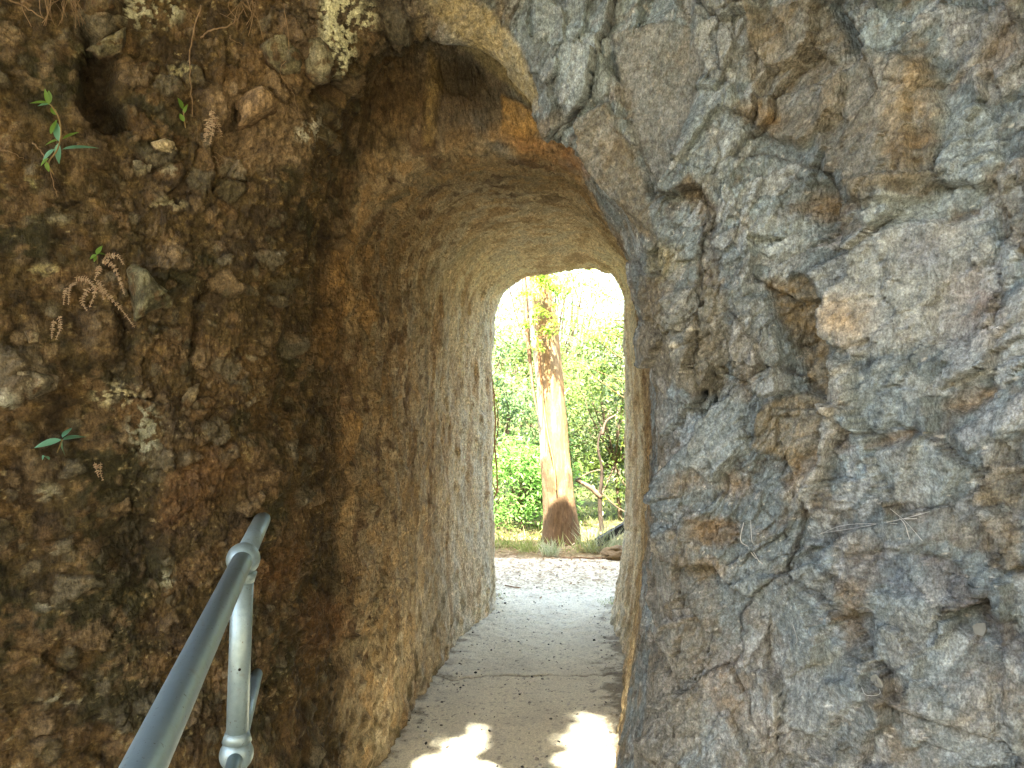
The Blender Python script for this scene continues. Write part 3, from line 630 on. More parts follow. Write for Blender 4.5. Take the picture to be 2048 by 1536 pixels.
class LB:
    """many leaves of one kind built at once"""
    def __init__(s, n=2): s.n = n; s.q = []
    def build(s, name, mat, parent=None, smooth=False):
        Q = np.array(s.q, np.float32); n = s.n; b_, d, nr, L_, W_, dr_ = Q[:, :3], Q[:, 3:6], Q[:, 6:9], Q[:, 9:10], Q[:, 10:11], Q[:, 11:12]
        d = d / np.linalg.norm(d, axis=1, keepdims=True); nr = nr - d * (nr * d).sum(1, keepdims=True); nr /= np.linalg.norm(nr, axis=1, keepdims=True) + 1e-6; sd = np.cross(d, nr)
        V = []
        for i in range(n + 1):
            t = i / n; w = W_ * (.5 * math.sin(math.pi * min(t ** .8, 1)) ** .9 if 0 < i < n else .03); p = b_ + d * (L_ * t) - nr * (dr_ * L_ * t * t); V += [p - sd * w + nr * w * .2, p, p + sd * w + nr * w * .2]
        k = 3 * (n + 1); V = np.stack(V, 1).reshape(-1, 3); f = []
        for i in range(n): f += [(3 * i, 3 * i + 1, 3 * i + 4, 3 * i + 3), (3 * i + 1, 3 * i + 2, 3 * i + 5, 3 * i + 4)]
        Fq = (np.array(f)[None] + np.arange(len(Q))[:, None, None] * k).reshape(-1, 4); return link_mesh(name, mesh_np(name, V, Fq), mat, parent, smooth)
class MB:
    def __init__(s): s.v, s.f = [], []
    def add(s, V, Fc):
        n = len(s.v); s.v += [tuple(v) for v in V]; s.f += [tuple(dict.fromkeys(i + n for i in f)) for f in Fc]; return s
    def tube(s, *a, **k): return s.add(*tube(*a, **k))
    def build(s, name, mat, parent=None, smooth=True):
        me = bpy.data.meshes.new(name); me.from_pydata(s.v, [], s.f); return link_mesh(name, me, mat, parent, smooth)
def smooth_pts(pts, n=6):
    P_ = np.array([tuple(p) for p in pts], float); return [Vector(p) for p in catmull(P_, [n] * (len(P_) - 1))]
def leaf(mb, base, d, nrm, L, Wd, droop=.3, n=5, fold=.25):
    """lanceolate leaf with a folded midrib, bending down towards its tip"""
    if isinstance(mb, LB): mb.q.append((*base, *d, *nrm, L, Wd, droop)); return
    d = Vector(d).normalized(); nrm = Vector(nrm); nrm = (nrm - d * nrm.dot(d)); nrm = nrm.normalized() if nrm.length > 1e-4 else d.orthogonal().normalized(); s = d.cross(nrm)
    V, Fc = [], []; base = Vector(base)
    for i in range(n + 1):
        t = i / n; w = Wd * .5 * math.sin(math.pi * min(t ** .8, 1)) ** .9 if 0 < i < n else Wd * .03
        p = base + d * (L * t) - nrm * (droop * L * t * t) ; V += [p - s * w + nrm * w * fold, p, p + s * w + nrm * w * fold]
    for i in range(n):
        a = 3 * i; Fc += [(a, a + 1, a + 4, a + 3), (a + 1, a + 2, a + 5, a + 4)]
    mb.add(V, Fc)

# ------------------------------------------------------------------ handrail
galv, nt, b = new_mat('galvanised_steel', .42, .5); L = nt.links
b.inputs['Metallic'].default_value = .55
tc = N(nt, 'ShaderNodeTexCoord'); n = noise_node(nt, 55, 6, .7, tc.outputs['Object']); rp = N(nt, 'ShaderNodeValToRGB'); L.new(n.outputs[0], rp.inputs[0])
rp.color_ramp.elements[0].position = .3; rp.color_ramp.elements[0].color = (.21, .30, .33, 1); rp.color_ramp.elements[1].position = .68; rp.color_ramp.elements[1].color = (.28, .38, .42, 1)
vo = N(nt, 'ShaderNodeTexNoise'); vo.inputs['Scale'].default_value = 180; vo.inputs['Detail'].default_value = 3; L.new(tc.outputs['Object'], vo.inputs['Vector'])
r2_ = N(nt, 'ShaderNodeMapRange'); L.new(vo.outputs[0], r2_.inputs[0]); r2_.inputs['From Min'].default_value = .66; r2_.inputs['From Max'].default_value = .72; 
mx = N(nt, 'ShaderNodeMix', data_type='RGBA'); L.new(r2_.outputs[0], mx.inputs['Factor']); L.new(rp.outputs[0], mx.inputs['A']); mx.inputs['B'].default_value = (.12, .13, .12, 1); sm = N(nt, 'ShaderNodeMapping'); sm.inputs['Scale'].default_value = (9, 9, 9); L.new(tc.outputs['Object'], sm.inputs[0]); rn = noise_node(nt, 2.2, 8, .72, sm.outputs[0]); rr_ = N(nt, 'ShaderNodeMapRange'); L.new(rn.outputs[0], rr_.inputs[0]); rr_.inputs['From Min'].default_value = .58; rr_.inputs['From Max'].default_value = .72; rr_.inputs['To Max'].default_value = .6
mx2 = N(nt, 'ShaderNodeMix', data_type='RGBA'); L.new(rr_.outputs[0], mx2.inputs['Factor']); L.new(mx.outputs['Result'], mx2.inputs['A']); mx2.inputs['B'].default_value = (.17, .16, .12, 1); L.new(mx2.outputs['Result'], b.inputs['Base Color'])
gb = N(nt, 'ShaderNodeBump'); gb.inputs['Distance'].default_value = .0006; L.new(rn.outputs[0], gb.inputs['Height']); L.new(gb.outputs[0], b.inputs['Normal'])
r3_ = N(nt, 'ShaderNodeMapRange'); L.new(n.outputs[0], r3_.inputs[0]); r3_.inputs['To Min'].default_value = .32; r3_.inputs['To Max'].default_value = .58; L.new(r3_.outputs[0], b.inputs['Roughness'])
dark = flat_mat('dark_recess', (.01, .01, .01), .9, .1)
def cam_pt(px, py, d): return Vector(((px - CX) / F * d, d, EYE - (py - HY) / F * d))
ZR = EYE - .42
ball = Vector(((485 - CX) / F * 1.82, 1.82, ZR)); rd = Vector(((662 - CX) / F, 1, 0)).normalized()
hr = empty('handrail', (ball.x, ball.y, 0)); tag(hr, 'galvanised steel tube handrail ending against the brown rock on the left', 'handrail')
PR = .0235
MB().tube([ball - rd * 2.4, ball - rd * .03], PR, 40).tube([ball + rd * .03, ball + rd * .62], PR, 40).build('top_rail', galv, hr)
def sphere_part(c, r, name):
    bm = bmesh.new(); bmesh.ops.create_uvsphere(bm, u_segments=40, v_segments=24, radius=r); me = bpy.data.meshes.new(name); bm.to_mesh(me); bm.free()
    o = link_mesh(name, me, galv, hr); me.transform(Matrix.Translation(c)); return o
low_ = Vector(((470 - CX) / F * 1.82, 1.82, EYE - (1512 - HY) / F * 1.82))
sphere_part(ball, .0375, 'ball_joint'); sphere_part(low_, .038, 'ball_joint')
cl = MB()   # sockets of the joint
ax = (low_ - ball).normalized()
foot_p = ball + ax * (ball.z / -ax.z)
for a_, b_, r0_, r1_ in ((ball + ax * .030, ball + ax * .052, .0315, .0262), (low_ - ax * .052, low_ - ax * .03, .0262, .033)): MB().tube([a_, b_], [r0_, r1_], 32).build('socket', galv, hr)
MB().tube([ball + ax * .03, low_ - ax * .02], .0245, 40).tube([low_ + ax * .02, foot_p + ax * .05], .0245, 40).build('post', galv, hr)
MB().tube([low_ - rd * 2.3, low_ - rd * .03], .0175, 32).tube([low_ + rd * .03, low_ + rd * .50], .0175, 32).build('mid_rail', galv, hr)
hp = ball + ax * ((1325 - 1110) / F * 1.82); hn = Vector((-hp.x, -hp.y, 0)).normalized(); hs = Vector((hn.y, -hn.x, 0)); hc = hp + hn * .0243 + hs * .0
MB().tube([hc - hn * .003, hc + hn * .0012], .0032, 12).build('drill_hole', dark, hr)  # black disc on the post stands for the hole's unlit inside
MB().tube([foot_p + Vector((0, 0, .004)), foot_p + Vector((0, 0, .016))], .06, 32).build('base_flange', galv, hr)

# ------------------------------------------------------------------ plants on the left face
glauc = leaf_mat('glaucous_leaf', [(.05, .15, .09), (.09, .24, .16), (.12, .28, .20)], .2, .4)
fresh = leaf_mat('fresh_leaf', [(.06, .14, .02), (.10, .20, .03), (.14, .24, .05)], .3)
stemm = flat_mat('stem', (.16, .12, .05), .8)
rootm = flat_mat('root', (.17, .12, .07), .85, .2, .35, 60)
dryl = leaf_mat('dry_frond', [(.17, .115, .07), (.30, .24, .16), (.22, .15, .10)], .2, .8, .1)
def seedling(bx, by, leaves, stem_pts, label, mat=glauc, off=.05):
    p, n = on(bx, by, 0.0); root = empty('seedling', p); tag(root, label, 'plant')
    sp = [off_rock(x, y, o_) for x, y, o_ in stem_pts]; st = MB(); st.tube(smooth_pts(sp, 5), .0018, 6).build('stem', stemm, root)
    for (x0, y0, x1, y1, wpx, m) in leaves:
        a = off_rock(x0, y0, off * .8); dep = a.y; q_ = off_rock(x1, y1, off * .6); mb = MB(); d = q_ - a
        leaf(mb, a, d, Vector((0, -.75, .65)), d.length, wpx / F * dep * 1.15, .12, 8, .3); mb.build('leaf', m or mat, root)
    return root
seedling(112, 350, [(120,288,118,328,13,None),(128,300,200,290,14,None),(112,300,85,322,12,None),(122,285,112,240,13,None),(118,282,90,290,9,fresh),(128,280,160,262,9,fresh),(130,275,195,258,8,fresh),(105,270,115,238,9,fresh),
     (100,208,62,205,9,fresh),(102,210,78,212,8,None),(104,208,100,182,10,fresh),(102,212,92,178,8,fresh),(115,232,105,215,9,fresh),(100,318,82,332,9,fresh),(95,325,100,345,8,fresh)],
    [(112,352,.0),(100,330,.02),(118,300,.05),(125,265,.05),(120,235,.05),(104,210,.05)], 'glaucous narrow-leaved seedling, tallest plant, high on the brown rock at the far left')
seedling(122, 885, [(122,880,66,892,15,None),(125,880,172,868,15,None),(124,882,124,912,14,None),(124,875,142,852,11,None),(88,912,82,920,9,None),(88,912,98,918,9,None)], [(112,910,0),(120,890,.03),(124,880,.04)], 'small green seedling with four spread leaves, lowest plant on the brown rock', off=.05)
seedling(195, 520, [(195,510,205,490,10,fresh),(195,510,180,518,9,fresh),(196,508,214,508,8,fresh),(196,512,188,524,8,fresh)], [(196,528,0),(196,512,.03)], 'tiny bright green sprout above the dry ferns', fresh, .03)
seedling(368, 235, [(368,220,360,198,9,fresh),(370,230,376,210,8,fresh),(370,245,362,228,8,fresh)], [(374,262,0),(369,225,.02)], 'tiny dark green sprout beside a dry fern below the hanging root', fresh, .02)
def frond(mb, pts, Lf, wf, off=.03, step=.0056):
    sp = smooth_pts([off_rock(x, y, off * .6 + .008 * i) for i, (x, y) in enumerate(pts)], 12); tot = 0; st = MB()
    mb.tube(sp, .0008, 5); acc = 0
    Ltot = sum((sp[i + 1] - sp[i]).length for i in range(len(sp) - 1))
    for i in range(len(sp) - 1):
        seg = sp[i + 1] - sp[i]; acc += seg.length; tot += seg.length
        while acc > step:
            acc -= step; f = 1 - .55 * tot / Ltot; t = seg.normalized(); s = t.cross(Vector((0, -1, 0))).normalized()
            for sg in (-1, 1):
                leaf(mb, sp[i], (t * .35 + s * sg + Vector((random.uniform(-.2, .2), random.uniform(-.4, .1), random.uniform(-.2, .2)))), (random.uniform(-.6, .6), -1, random.uniform(-.3, .8)), Lf * f * random.uniform(.5, 1.25), wf * f * random.uniform(.6, 1.2), random.uniform(0, .5), 3, .2)
def fern(bx, by, fronds, label, Lf=.0105, wf=.0055):
    p, _ = on(bx, by); root = empty('dry_fern', p); tag(root, label, 'fern', 'dried ferns hanging on the brown rock')
    for pts in fronds:
        mb = MB(); frond(mb, pts, Lf, wf); mb.build('frond', dryl, root)
fern(190, 560, [[(150,555),(175,560),(190,580),(180,615)], [(190,570),(215,590),(240,615),(270,655)], [(180,575),(165,600),(175,622)], [(195,560),(205,575),(208,600)]], 'largest dry pinkish fern with a long drooping frond beside the grey green stone')
fern(225, 520, [[(205,520),(225,530),(240,560),(250,590)], [(210,515),(235,512),(250,530)], [(200,530),(195,550),(190,560)]], 'dry pale fern just above the largest one', .010, .006)
fern(140, 570, [[(150,565),(140,580),(138,610)], [(135,575),(130,590),(128,610)]], 'small dry fern of short pale fronds left of the largest one', .009, .005)
fern(125, 640, [[(118,632),(122,650),(112,680)], [(108,640),(105,660),(104,678)]], 'reddish dry fern under the others, by the small buff stone', .009, .0055)
fern(425, 225, [[(425,222),(428,250),(422,290)], [(430,235),(440,260),(445,275)], [(420,240),(415,265),(412,285)]], 'dry brown fern hanging beside the tan blocky stone', .012, .007)
fern(195, 930, [[(200,925),(200,945),(205,962)], [(188,925),(192,940),(196,955)]], 'small dry fern below the lowest seedling', .009, .0055)
roots = [([(405,25,.03),(395,100,.03),(398,150,.03),(392,240,.01)], .0022, 'thin pale root hanging vertically beside the tan blocky stone'),
         ([(396,82,.02),(430,68,.05),(470,55,.04),(490,20,.01)], .0025, 'crooked pale root crossing from the hanging root to the right'),
         ([(455,70,.03),(470,92,.04),(480,95,.02)], .0012, 'short curled rootlet under the crooked root'),
         ([(570,30,.03),(570,100,.035),(565,150,.03),(575,190,.02),(600,235,.01)], .0010, 'fine root thread crossing the pointed grey stone'),
         ([(65,290,.01),(85,310,.02),(105,350,.02),(113,395,.01)], .0016, 'thin dry stem under the tallest seedling'),
         ([(0,300,.01),(30,312,.02),(55,325,.01)], .0012, 'fine root at the left edge beside the tallest seedling'),
         ([(20,0,.02),(45,20,.03),(90,30,.03),(110,40,.01)], .0020, 'long thin root in the top left corner'),
         ([(50,0,.02),(75,15,.04),(85,25,.03)], .0040, 'thick pale root stub in the top left corner'),
         ([(425,312,.01),(450,325,.03),(462,345,.03)], .0009, 'fine rootlet spreading under the brown dry fern'),
         ([(430,305,.01),(470,330,.03),(500,340,.01)], .0009, 'longest fine rootlet under the brown dry fern')]
for k, (pts, r_, lab) in enumerate(roots):
    sp = smooth_pts([on(max(x, 2), max(y, 2), o_)[0] for x, y, o_ in pts], 7); sp = [p + Vector((random.uniform(-1, 1), 0, random.uniform(-1, 1))) * .0025 for p in sp]
    o = MB().tube(sp, [r_ * (1 - .5 * i / len(sp)) for i in range(len(sp))], 7).build('root', rootm); tag(o, lab, 'root', 'roots hanging from the brown rock')
# tangle of dry rootlets at the top edge
for (cx_, cy0, w, h, nn, lab) in [(130, 0, 45, 45, 22, 'tuft of dry rootlets hanging from the top edge over the dark hollow'), (490, 5, 22, 60, 16, 'tuft of dry rootlets hanging from the top edge by the crooked root')]:
    mb = MB(); ctr = on(cx_, max(cy0, 3))[0]
    for k in range(nn):
        x = cx_ + random.uniform(-w, w); x2 = x + random.uniform(-25, 25); pts = [on(max(2, x), 3, .02)[0], on(max(2, (x + x2) / 2 + random.uniform(-8, 8)), h * .5 + 3, .045)[0], on(max(2, x2), h * random.uniform(.5, 1.3) + 3, .03)[0]]
        mb.tube(smooth_pts(pts, 6), random.uniform(.0006, .0012), 5)
    o = mb.build('root_tuft', rootm); tag(o, lab, 'roots')
# cobwebs on the grey rock
web = flat_mat('cobweb', (.42, .44, .44), .7, .3)
def threads(lines, lab):
    mb = MB()
    for pts, r_ in lines: mb.tube(smooth_pts([on(x, y, o_)[0] for x, y, o_ in pts], 6), r_, 5)
    o = mb.build('cobweb', web); tag(o, lab, 'cobweb')
threads([([(1645,1066,.004),(1740,1058,.02),(1820,1040,.012),(1900,1015,.004)], .0006), ([(1805,1040,.012),(1818,1052,.02),(1822,1080,.004)], .0008), ([(1780,1020,.004),(1815,1045,.015),(1850,1085,.003)], .0005), ([(1640,1068,.004),(1700,1064,.02),(1800,1050,.01)], .0005), ([(1815,1042,.012),(1838,1040,.01)], .0010)], 'long white cobweb strands across the grey rock above the dark diagonal band')
threads([([(1490,1045,.004),(1497,1080,.02),(1500,1100,.02),(1520,1125,.004)], .0011), ([(1502,1040,.004),(1508,1080,.02),(1500,1102,.02)], .0008), ([(1496,1100,.02),(1510,1118,.015),(1528,1128,.004)], .0014)], 'small hanging cobweb below the rusty orange hollow')
threads([([(1725,1380,.004),(1735,1400,.01),(1760,1395,.01),(1764,1378,.004)], .0007)], 'faint cobweb threads low on the grey rock beside the lower chip')
threads([([(1590,1250,.004),(1602,1280,.01),(1595,1290,.004)], .0007)], 'very short faint cobweb thread low on the middle of the grey rock')
for cxy, s_, lab in [((1966,1262), .018, 'small pale grey chip stuck to the dark diagonal band'), ((1760,1362), .019, 'small pale chip stuck low on the grey rock over the faint threads')]:
    p, n = on(*cxy, .004); e1_ = n.orthogonal().normalized(); e2_ = n.cross(e1_); V = []
    for lay in (0, .004):
        V += [p + n * lay + (e1_ * math.cos(a) * r_ + e2_ * math.sin(a) * r_ * .9) * s_ for a, r_ in ((.1, 1), (1.2, .85), (2.1, 1.05), (3.3, .8), (4.1, 1.0), (5.2, .9))]
    me = MB().add(V, [(5, 4, 3, 2, 1, 0), (6, 7, 8, 9, 10, 11)] + [(i, (i + 1) % 6, 6 + (i + 1) % 6, 6 + i) for i in range(6)]).build('stone_chip', flat_mat('chip', (.22, .23, .21), .8), smooth=False); tag(me, lab, 'stone chip')

# ------------------------------------------------------------------ beyond the tunnel: the gum tree
TD = 7.55
def lerp1(x, xs, ys): return float(np.interp(x, xs, ys))
gum = empty('gum_tree', gpt(1125, 1092)); tag(gum, 'tall pale orange gum tree trunk with a dark fibrous base, framed in the tunnel opening', 'tree')
rows, cols_ = 300, 72; V = []; hh = np.linspace(-.15, 9.0, rows)
for z_ in hh:
    ypx = HY - (z_ - EYE) * F / TD
    cxp = lerp1(ypx, [-1200, 540, 700, 850, 1000, 1092], [840, 1074, 1096, 1108, 1120, 1126]); wpx = lerp1(ypx, [-1200, 540, 700, 850, 1000, 1060, 1100, 1130], [38, 53, 58, 59, 61, 67, 78, 94])
    for k in range(cols_):
        a = 2 * math.pi * k / cols_; r_ = wpx / 2 / F * TD; V.append(((cxp - CX) / F * TD + math.cos(a) * r_, TD + .25 + math.sin(a) * r_, z_))
V = np.array(V, np.float32); rid = np.repeat(hh, cols_); ang = np.tile(np.arange(cols_) * 2 * np.pi / cols_, rows)
cen = V.reshape(rows, cols_, 3).mean(1).repeat(cols_, 0); rad = V - cen; rad /= np.linalg.norm(rad, axis=1, keepdims=True)
ps = V * np.array((1, 1, .18), np.float32); basew = sst(.75, .35, rid + fbm(V * np.array((1, 1, .6), np.float32), 5, 3, 602) * 1.0)
dsp = fbm(ps, 9, 4, 600) * .03 + basew * (fbm(V * np.array((1, 1, .25), np.float32), 30, 3, 601, ridged=True) * .02 + .012)
V = V + rad * dsp[:, None]
strk = fbm(V * np.array((1, 1, .10), np.float32), 16, 4, 610); st2 = fbm(V * np.array((1, 1, .3), np.float32), 40, 3, 611)
cc = np.tile(np.array((.23, .155, .07), np.float32), (len(V), 1)); cc = mix(cc, (.27, .15, .065), sst(.02, .14, strk)); cc = mix(cc, (.26, .19, .11), sst(.02, .15, -strk) * .8); cc = mix(cc, (.17, .10, .05), sst(.13, .25, st2 + strk * .5) * .7)
lefts = sst(-.55, -.85, rad[:, 0]); cc = mix(cc, (.34, .30, .22), lefts * .8)  # bright sunlit left edge painted into the bark colour
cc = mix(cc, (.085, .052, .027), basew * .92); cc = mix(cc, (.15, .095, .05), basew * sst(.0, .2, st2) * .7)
idx = np.arange(rows * cols_).reshape(rows, cols_); nx = np.roll(idx, -1, 1)
Fq = np.stack([idx[:-1].ravel(), nx[:-1].ravel(), nx[1:].ravel(), idx[1:].ravel()], 1)
bark = tint_mat('gum_bark', .8, .2, (.8, 1.2), (25, 120), ((30, .01), (120, .004)), (1, 1, .25))
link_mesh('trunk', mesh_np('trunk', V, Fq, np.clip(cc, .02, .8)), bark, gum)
barkstrip = flat_mat('peeling_bark', (.24, .15, .085), .9, .1, .4, 20, .01)
def strip(pts, w, d, name, mat, parent):
    sp = smooth_pts([cam_pt(x, y, d) for x, y in pts], 8); V, Fc = [], []
    for i, p in enumerate(sp):
        t = i / (len(sp) - 1); ww = w * (.4 + .6 * math.sin(math.pi * min(1, t * 1.1) ** .6 * .9) + random.uniform(-.12, .12)); V += [p + Vector((-ww, 0, 0)), p + Vector((0, -.012, 0)), p + Vector((ww, .006, 0)), p + Vector((0, .008, 0))]
    for i in range(len(sp) - 1):
        a = 4 * i; Fc += [(a + k, a + (k + 1) % 4, a + 4 + (k + 1) % 4, a + 4 + k) for k in range(4)]
    return MB().add(V, Fc).build(name, mat, parent)
strip([(1040,500),(1048,560),(1053,640),(1060,720),(1068,790),(1076,830)], .022, TD + .1, 'bark_strip', barkstrip, gum)
strip([(1076,680),(1080,740),(1086,800),(1084,860)], .010, TD + .02, 'bark_strip', flat_mat('orange_bark', (.27, .14, .06), .8, .1, .3, 20), gum)
strip([(1085,790),(1096,870),(1108,930),(1112,980)], .012, TD + .04, 'bark_strip', flat_mat('yellow_bark', (.36, .23, .09), .8, .1, .3, 20), gum)

def cloud(mb, centre, radii, n, Ls, ws, horiz=.0, clump=None, hollow=.3, nseg=2, drp=.2):
    """n leaves gathered in clumps inside an ellipsoid"""
    cl = []
    for k in range(clump or 30):
        while True:
            v = Vector((random.uniform(-1, 1), random.uniform(-1, 1), random.uniform(-1, 1)))
            if hollow < v.length < 1: break
        cl.append((Vector((v.x * radii[0], v.y * radii[1], v.z * radii[2])) + Vector(centre), random.uniform(.5, 1.3)))
    s0 = min(radii) * .30
    for k in range(n):
        c_, sz = random.choice(cl); p = c_ + Vector((random.gauss(0, 1), random.gauss(0, 1), random.gauss(0, .7))) * s0 * sz
        d = Vector((random.gauss(0, 1), random.gauss(0, 1), random.gauss(-.15, .6))); leaf(mb, p, d, (random.gauss(0, .5), random.gauss(-.2, .5), 1), random.uniform(.7, 1.2) * Ls, random.uniform(.7, 1.2) * ws, drp, nseg, .2)
    return cl
def limb_set(mb, base, cl, r0, wob=.06):
    for c_, _ in cl:
        mid = (base + c_) / 2 + Vector((random.gauss(0, 1), random.gauss(0, 1), random.gauss(0, .5))) * wob * 2; mb.tube(smooth_pts([base, mid, c_], 5), [r0 * (1 - .085 * i) for i in range(11)], 5)
lime = leaf_mat('lime_leaf', [(.16, .30, .03), (.26, .42, .05), (.36, .46, .08)], .5)
# epicormic leaf clumps on the trunk
mb = LB(2); tw = MB()
for (x, y, rr, n_) in [(1085,560,.10,110),(1060,585,.10,90),(1120,570,.10,90),(1090,610,.09,80),(1070,640,.08,60),(1095,665,.07,70),(1080,690,.05,40),(1100,560,.12,90),(1065,550,.10,70),(1105,640,.06,50)]:
    c_ = cam_pt(x, y, TD - .12); clx = cloud(mb, c_, (rr * 1.5, rr, rr), n_, .05, .022, clump=5, hollow=0); limb_set(tw, cam_pt((x + 1095) / 2, y - 15, TD + .1), clx, .004, .02)
mb.build('crown', lime, gum, smooth=False); tw.build('twig', stemm, gum)

# ------------------------------------------------------------------ shrubs and trees behind
g1 = leaf_mat('shrub_leaf', [(.05, .09, .018), (.095, .15, .03), (.14, .19, .045)], .35, .32, .5)
g2 = leaf_mat('bluegreen_leaf', [(.07, .13, .045), (.10, .17, .06), (.14, .21, .08)], .35, .35, .5)
g3 = leaf_mat('yellow_leaf', [(.18, .26, .03), (.30, .36, .04), (.40, .40, .06)], .5, .5)
g4 = leaf_mat('greygreen_leaf', [(.12, .16, .09), (.18, .21, .12), (.25, .24, .15)], .4, .6)
g5 = leaf_mat('far_leaf', [(.12, .20, .05), (.2, .3, .08), (.26, .34, .12)], .5, .6)
barkb = flat_mat('dark_bark', (.11, .08, .055), .9, .1, .4, 15, .01)
def bush(x, y, z0, h, rx, ry, n, mat, Ls, ws, label, group, name='shrub', cat='shrub', clump=40, trunk=.02, parts=('foliage', 'stem')):
    root = empty(name, (x, y, z0)); tag(root, label, cat, group); mb = LB(2); cl = cloud(mb, (x, y, z0 + h * .55), (rx, ry, h * .48), n, Ls, ws, clump=clump, hollow=.25)
    mb.build(parts[0], mat, root, smooth=False); st = MB(); base = Vector((x, y, z0 - .1)); mid = Vector((x + random.uniform(-.1, .1), y, z0 + h * .3)); st.tube(smooth_pts([base, mid], 4), [trunk * 1.5, trunk * 1.4, trunk * 1.3, trunk * 1.15, trunk], 8); limb_set(st, mid, cl[::2], trunk * .6); st.build(parts[1], barkb, root); return root
G = 'shrubs growing beyond the tunnel'
bush(-.15, 9.0, -.1, 2.0, .75, .5, 8500, g2, .06, .026, 'blue green leafy shrub left of the gum tree', G)
bush(.15, 8.4, -.05, .95, .6, .4, 4500, leaf_mat('ferny_leaf', [(.08,.2,.04),(.12,.27,.05),(.17,.32,.08)], .4), .07, .018, 'low feathery bright green shrub at the left foot of the gum tree', G)
bush(1.25, 9.1, -.1, 2.3, .80, .55, 9500, g1, .06, .028, 'dense dark green glossy shrub right of the gum tree', G)
bush(1.75, 8.7, -.1, 1.5, .45, .4, 2200, g3, .06, .03, 'yellow green shrub at the right edge of the opening', G)
bush(-1.4, 8.9, -.1, 1.8, .8, .6, 3000, g2, .06, .026, 'leafy shrub hidden left behind the tunnel wall', G)
bush(2.9, 9.0, -.1, 2.0, .9, .6, 3000, g1, .06, .028, 'leafy shrub hidden right behind the tunnel wall', G)
bush(.55, 10.6, -.2, 2.6, 1.2, .6, 9000, g1, .07, .03, 'taller leafy shrub directly behind the gum tree', G)
T_G = 'trees far beyond the tunnel'
bush(-.7, 12.5, -.4, 3.3, 1.4, .9, 4500, g5, .08, .03, 'light green tree behind the shrubs, left of the gum tree', T_G, 'background_tree', 'tree', 50, .05, ('crown', 'trunk'))
bush(.75, 14.2, -.5, 5.2, 1.6, 1.1, 10000, g5, .10, .035, 'tall hazy yellow green tree rising behind the gum tree', T_G, 'background_tree', 'tree', 70, .06, ('crown', 'trunk'))
bush(2.1, 13.0, -.4, 3.6, 1.6, .9, 9000, g4, .10, .012, 'grey green fine-leaved tree behind the shrubs, right of the gum tree', T_G, 'background_tree', 'tree', 60, .05, ('crown', 'trunk'))
bush(1.1, 16.5, -.8, 5.6, 2.0, 1.2, 17000, g4, .13, .02, 'tall wispy grey tree farthest behind the gum tree', T_G, 'background_tree', 'tree', 60, .06, ('crown', 'trunk'))
bush(4.2, 15.0, -.6, 5.0, 1.9, 1.2, 4000, g5, .10, .035, 'light green tree at far right beyond the tunnel', T_G, 'background_tree', 'tree', 50, .07, ('crown', 'trunk'))
bush(-3.6, 15.0, -.6, 4.2, 1.9, 1.2, 4000, g5, .10, .035, 'light green tree at far left beyond the tunnel', T_G, 'background_tree', 'tree', 50, .07, ('crown', 'trunk'))
# a leaning dark sapling with bare branches right of the gum
sap = empty('sapling', gpt(1205, 1080)); tag(sap, 'thin dark crooked sapling with a forked limb right of the gum tree', 'tree'); D_ = 8.3
MB().tube(smooth_pts([cam_pt(1206, 1085, D_), cam_pt(1200, 1000, D_), cam_pt(1204, 940, D_), cam_pt(1196, 890, D_), cam_pt(1216, 830, D_ + .2)], 6), [.028 - .0010 * i for i in range(25)], 10).build('trunk', flat_mat('sapling_bark', (.04, .03, .022), .9, .1, .4, 15, .01), sap)
for pts, r0_, dd_ in [([(1202,995),(1180,975),(1152,960)], .03, 0), ([(1204,870),(1215,840),(1232,830)], .015, 0), ([(1150,962),(1180,945),(1206,938)], .008, 0), ([(1203,985),(1235,1015),(1262,1030)], .008, 0)]:
    MB().tube(smooth_pts([cam_pt(x, y, D_ - dd_) for x, y in pts], 6), [r0_ * (1 - .03 * i) for i in range(13)], 7).build('limb', barkb, sap)
# pale bare branches in the upper right of the opening, hanging from a tree that stands to the right
br = empty('overhanging_branch', (2.4, 8.6, 0)); tag(br, 'leafy lime green branches drooping across the top right of the opening', 'branch'); tw = MB(); mb = LB(2)
tw.tube(smooth_pts([(2.5, 8.6, -.1), (2.4, 8.6, 1.5), (2.0, 8.5, 2.9), (1.2, 8.4, 3.1), (.6, 8.2, 2.9)], 6), [.05 - .0015 * i for i in range(25)], 8)
for (x0, y0, x1, y1) in [(1185,540,1198,600),(1240,600,1150,560),(1255,640,1120,620),(1258,720,1130,640),(1258,760,1110,700),(1256,560,1190,590),(1260,680,1180,660),(1262,800,1160,730),(1262,620,1140,690)]:
    a_ = cam_pt(x0, y0, 8.4); b_ = cam_pt(x1, y1, 8.1); m_ = (a_ + b_) / 2 + Vector((random.uniform(-.05, .05), 0, random.uniform(-.06, .06))); start = a_ + Vector((.5, .1, .25)); tw.tube(smooth_pts([start, a_, m_, b_], 6), [.010 - .0004 * i for i in range(19)], 5)
    for k in range(80):
        t = random.random(); p_ = a_.lerp(b_, t) + Vector((random.gauss(0, .05), random.gauss(0, .08), random.gauss(0, .05)))
        if y0 < 700 or random.random() < .4: leaf(mb, p_, (random.gauss(0, 1), random.gauss(0, 1), random.gauss(-.3, .5)), (0, -.3, 1), .05, .02, .2, 2)
tw.build('branch', stemm, br); mb.build('foliage', lime, br, smooth=False)

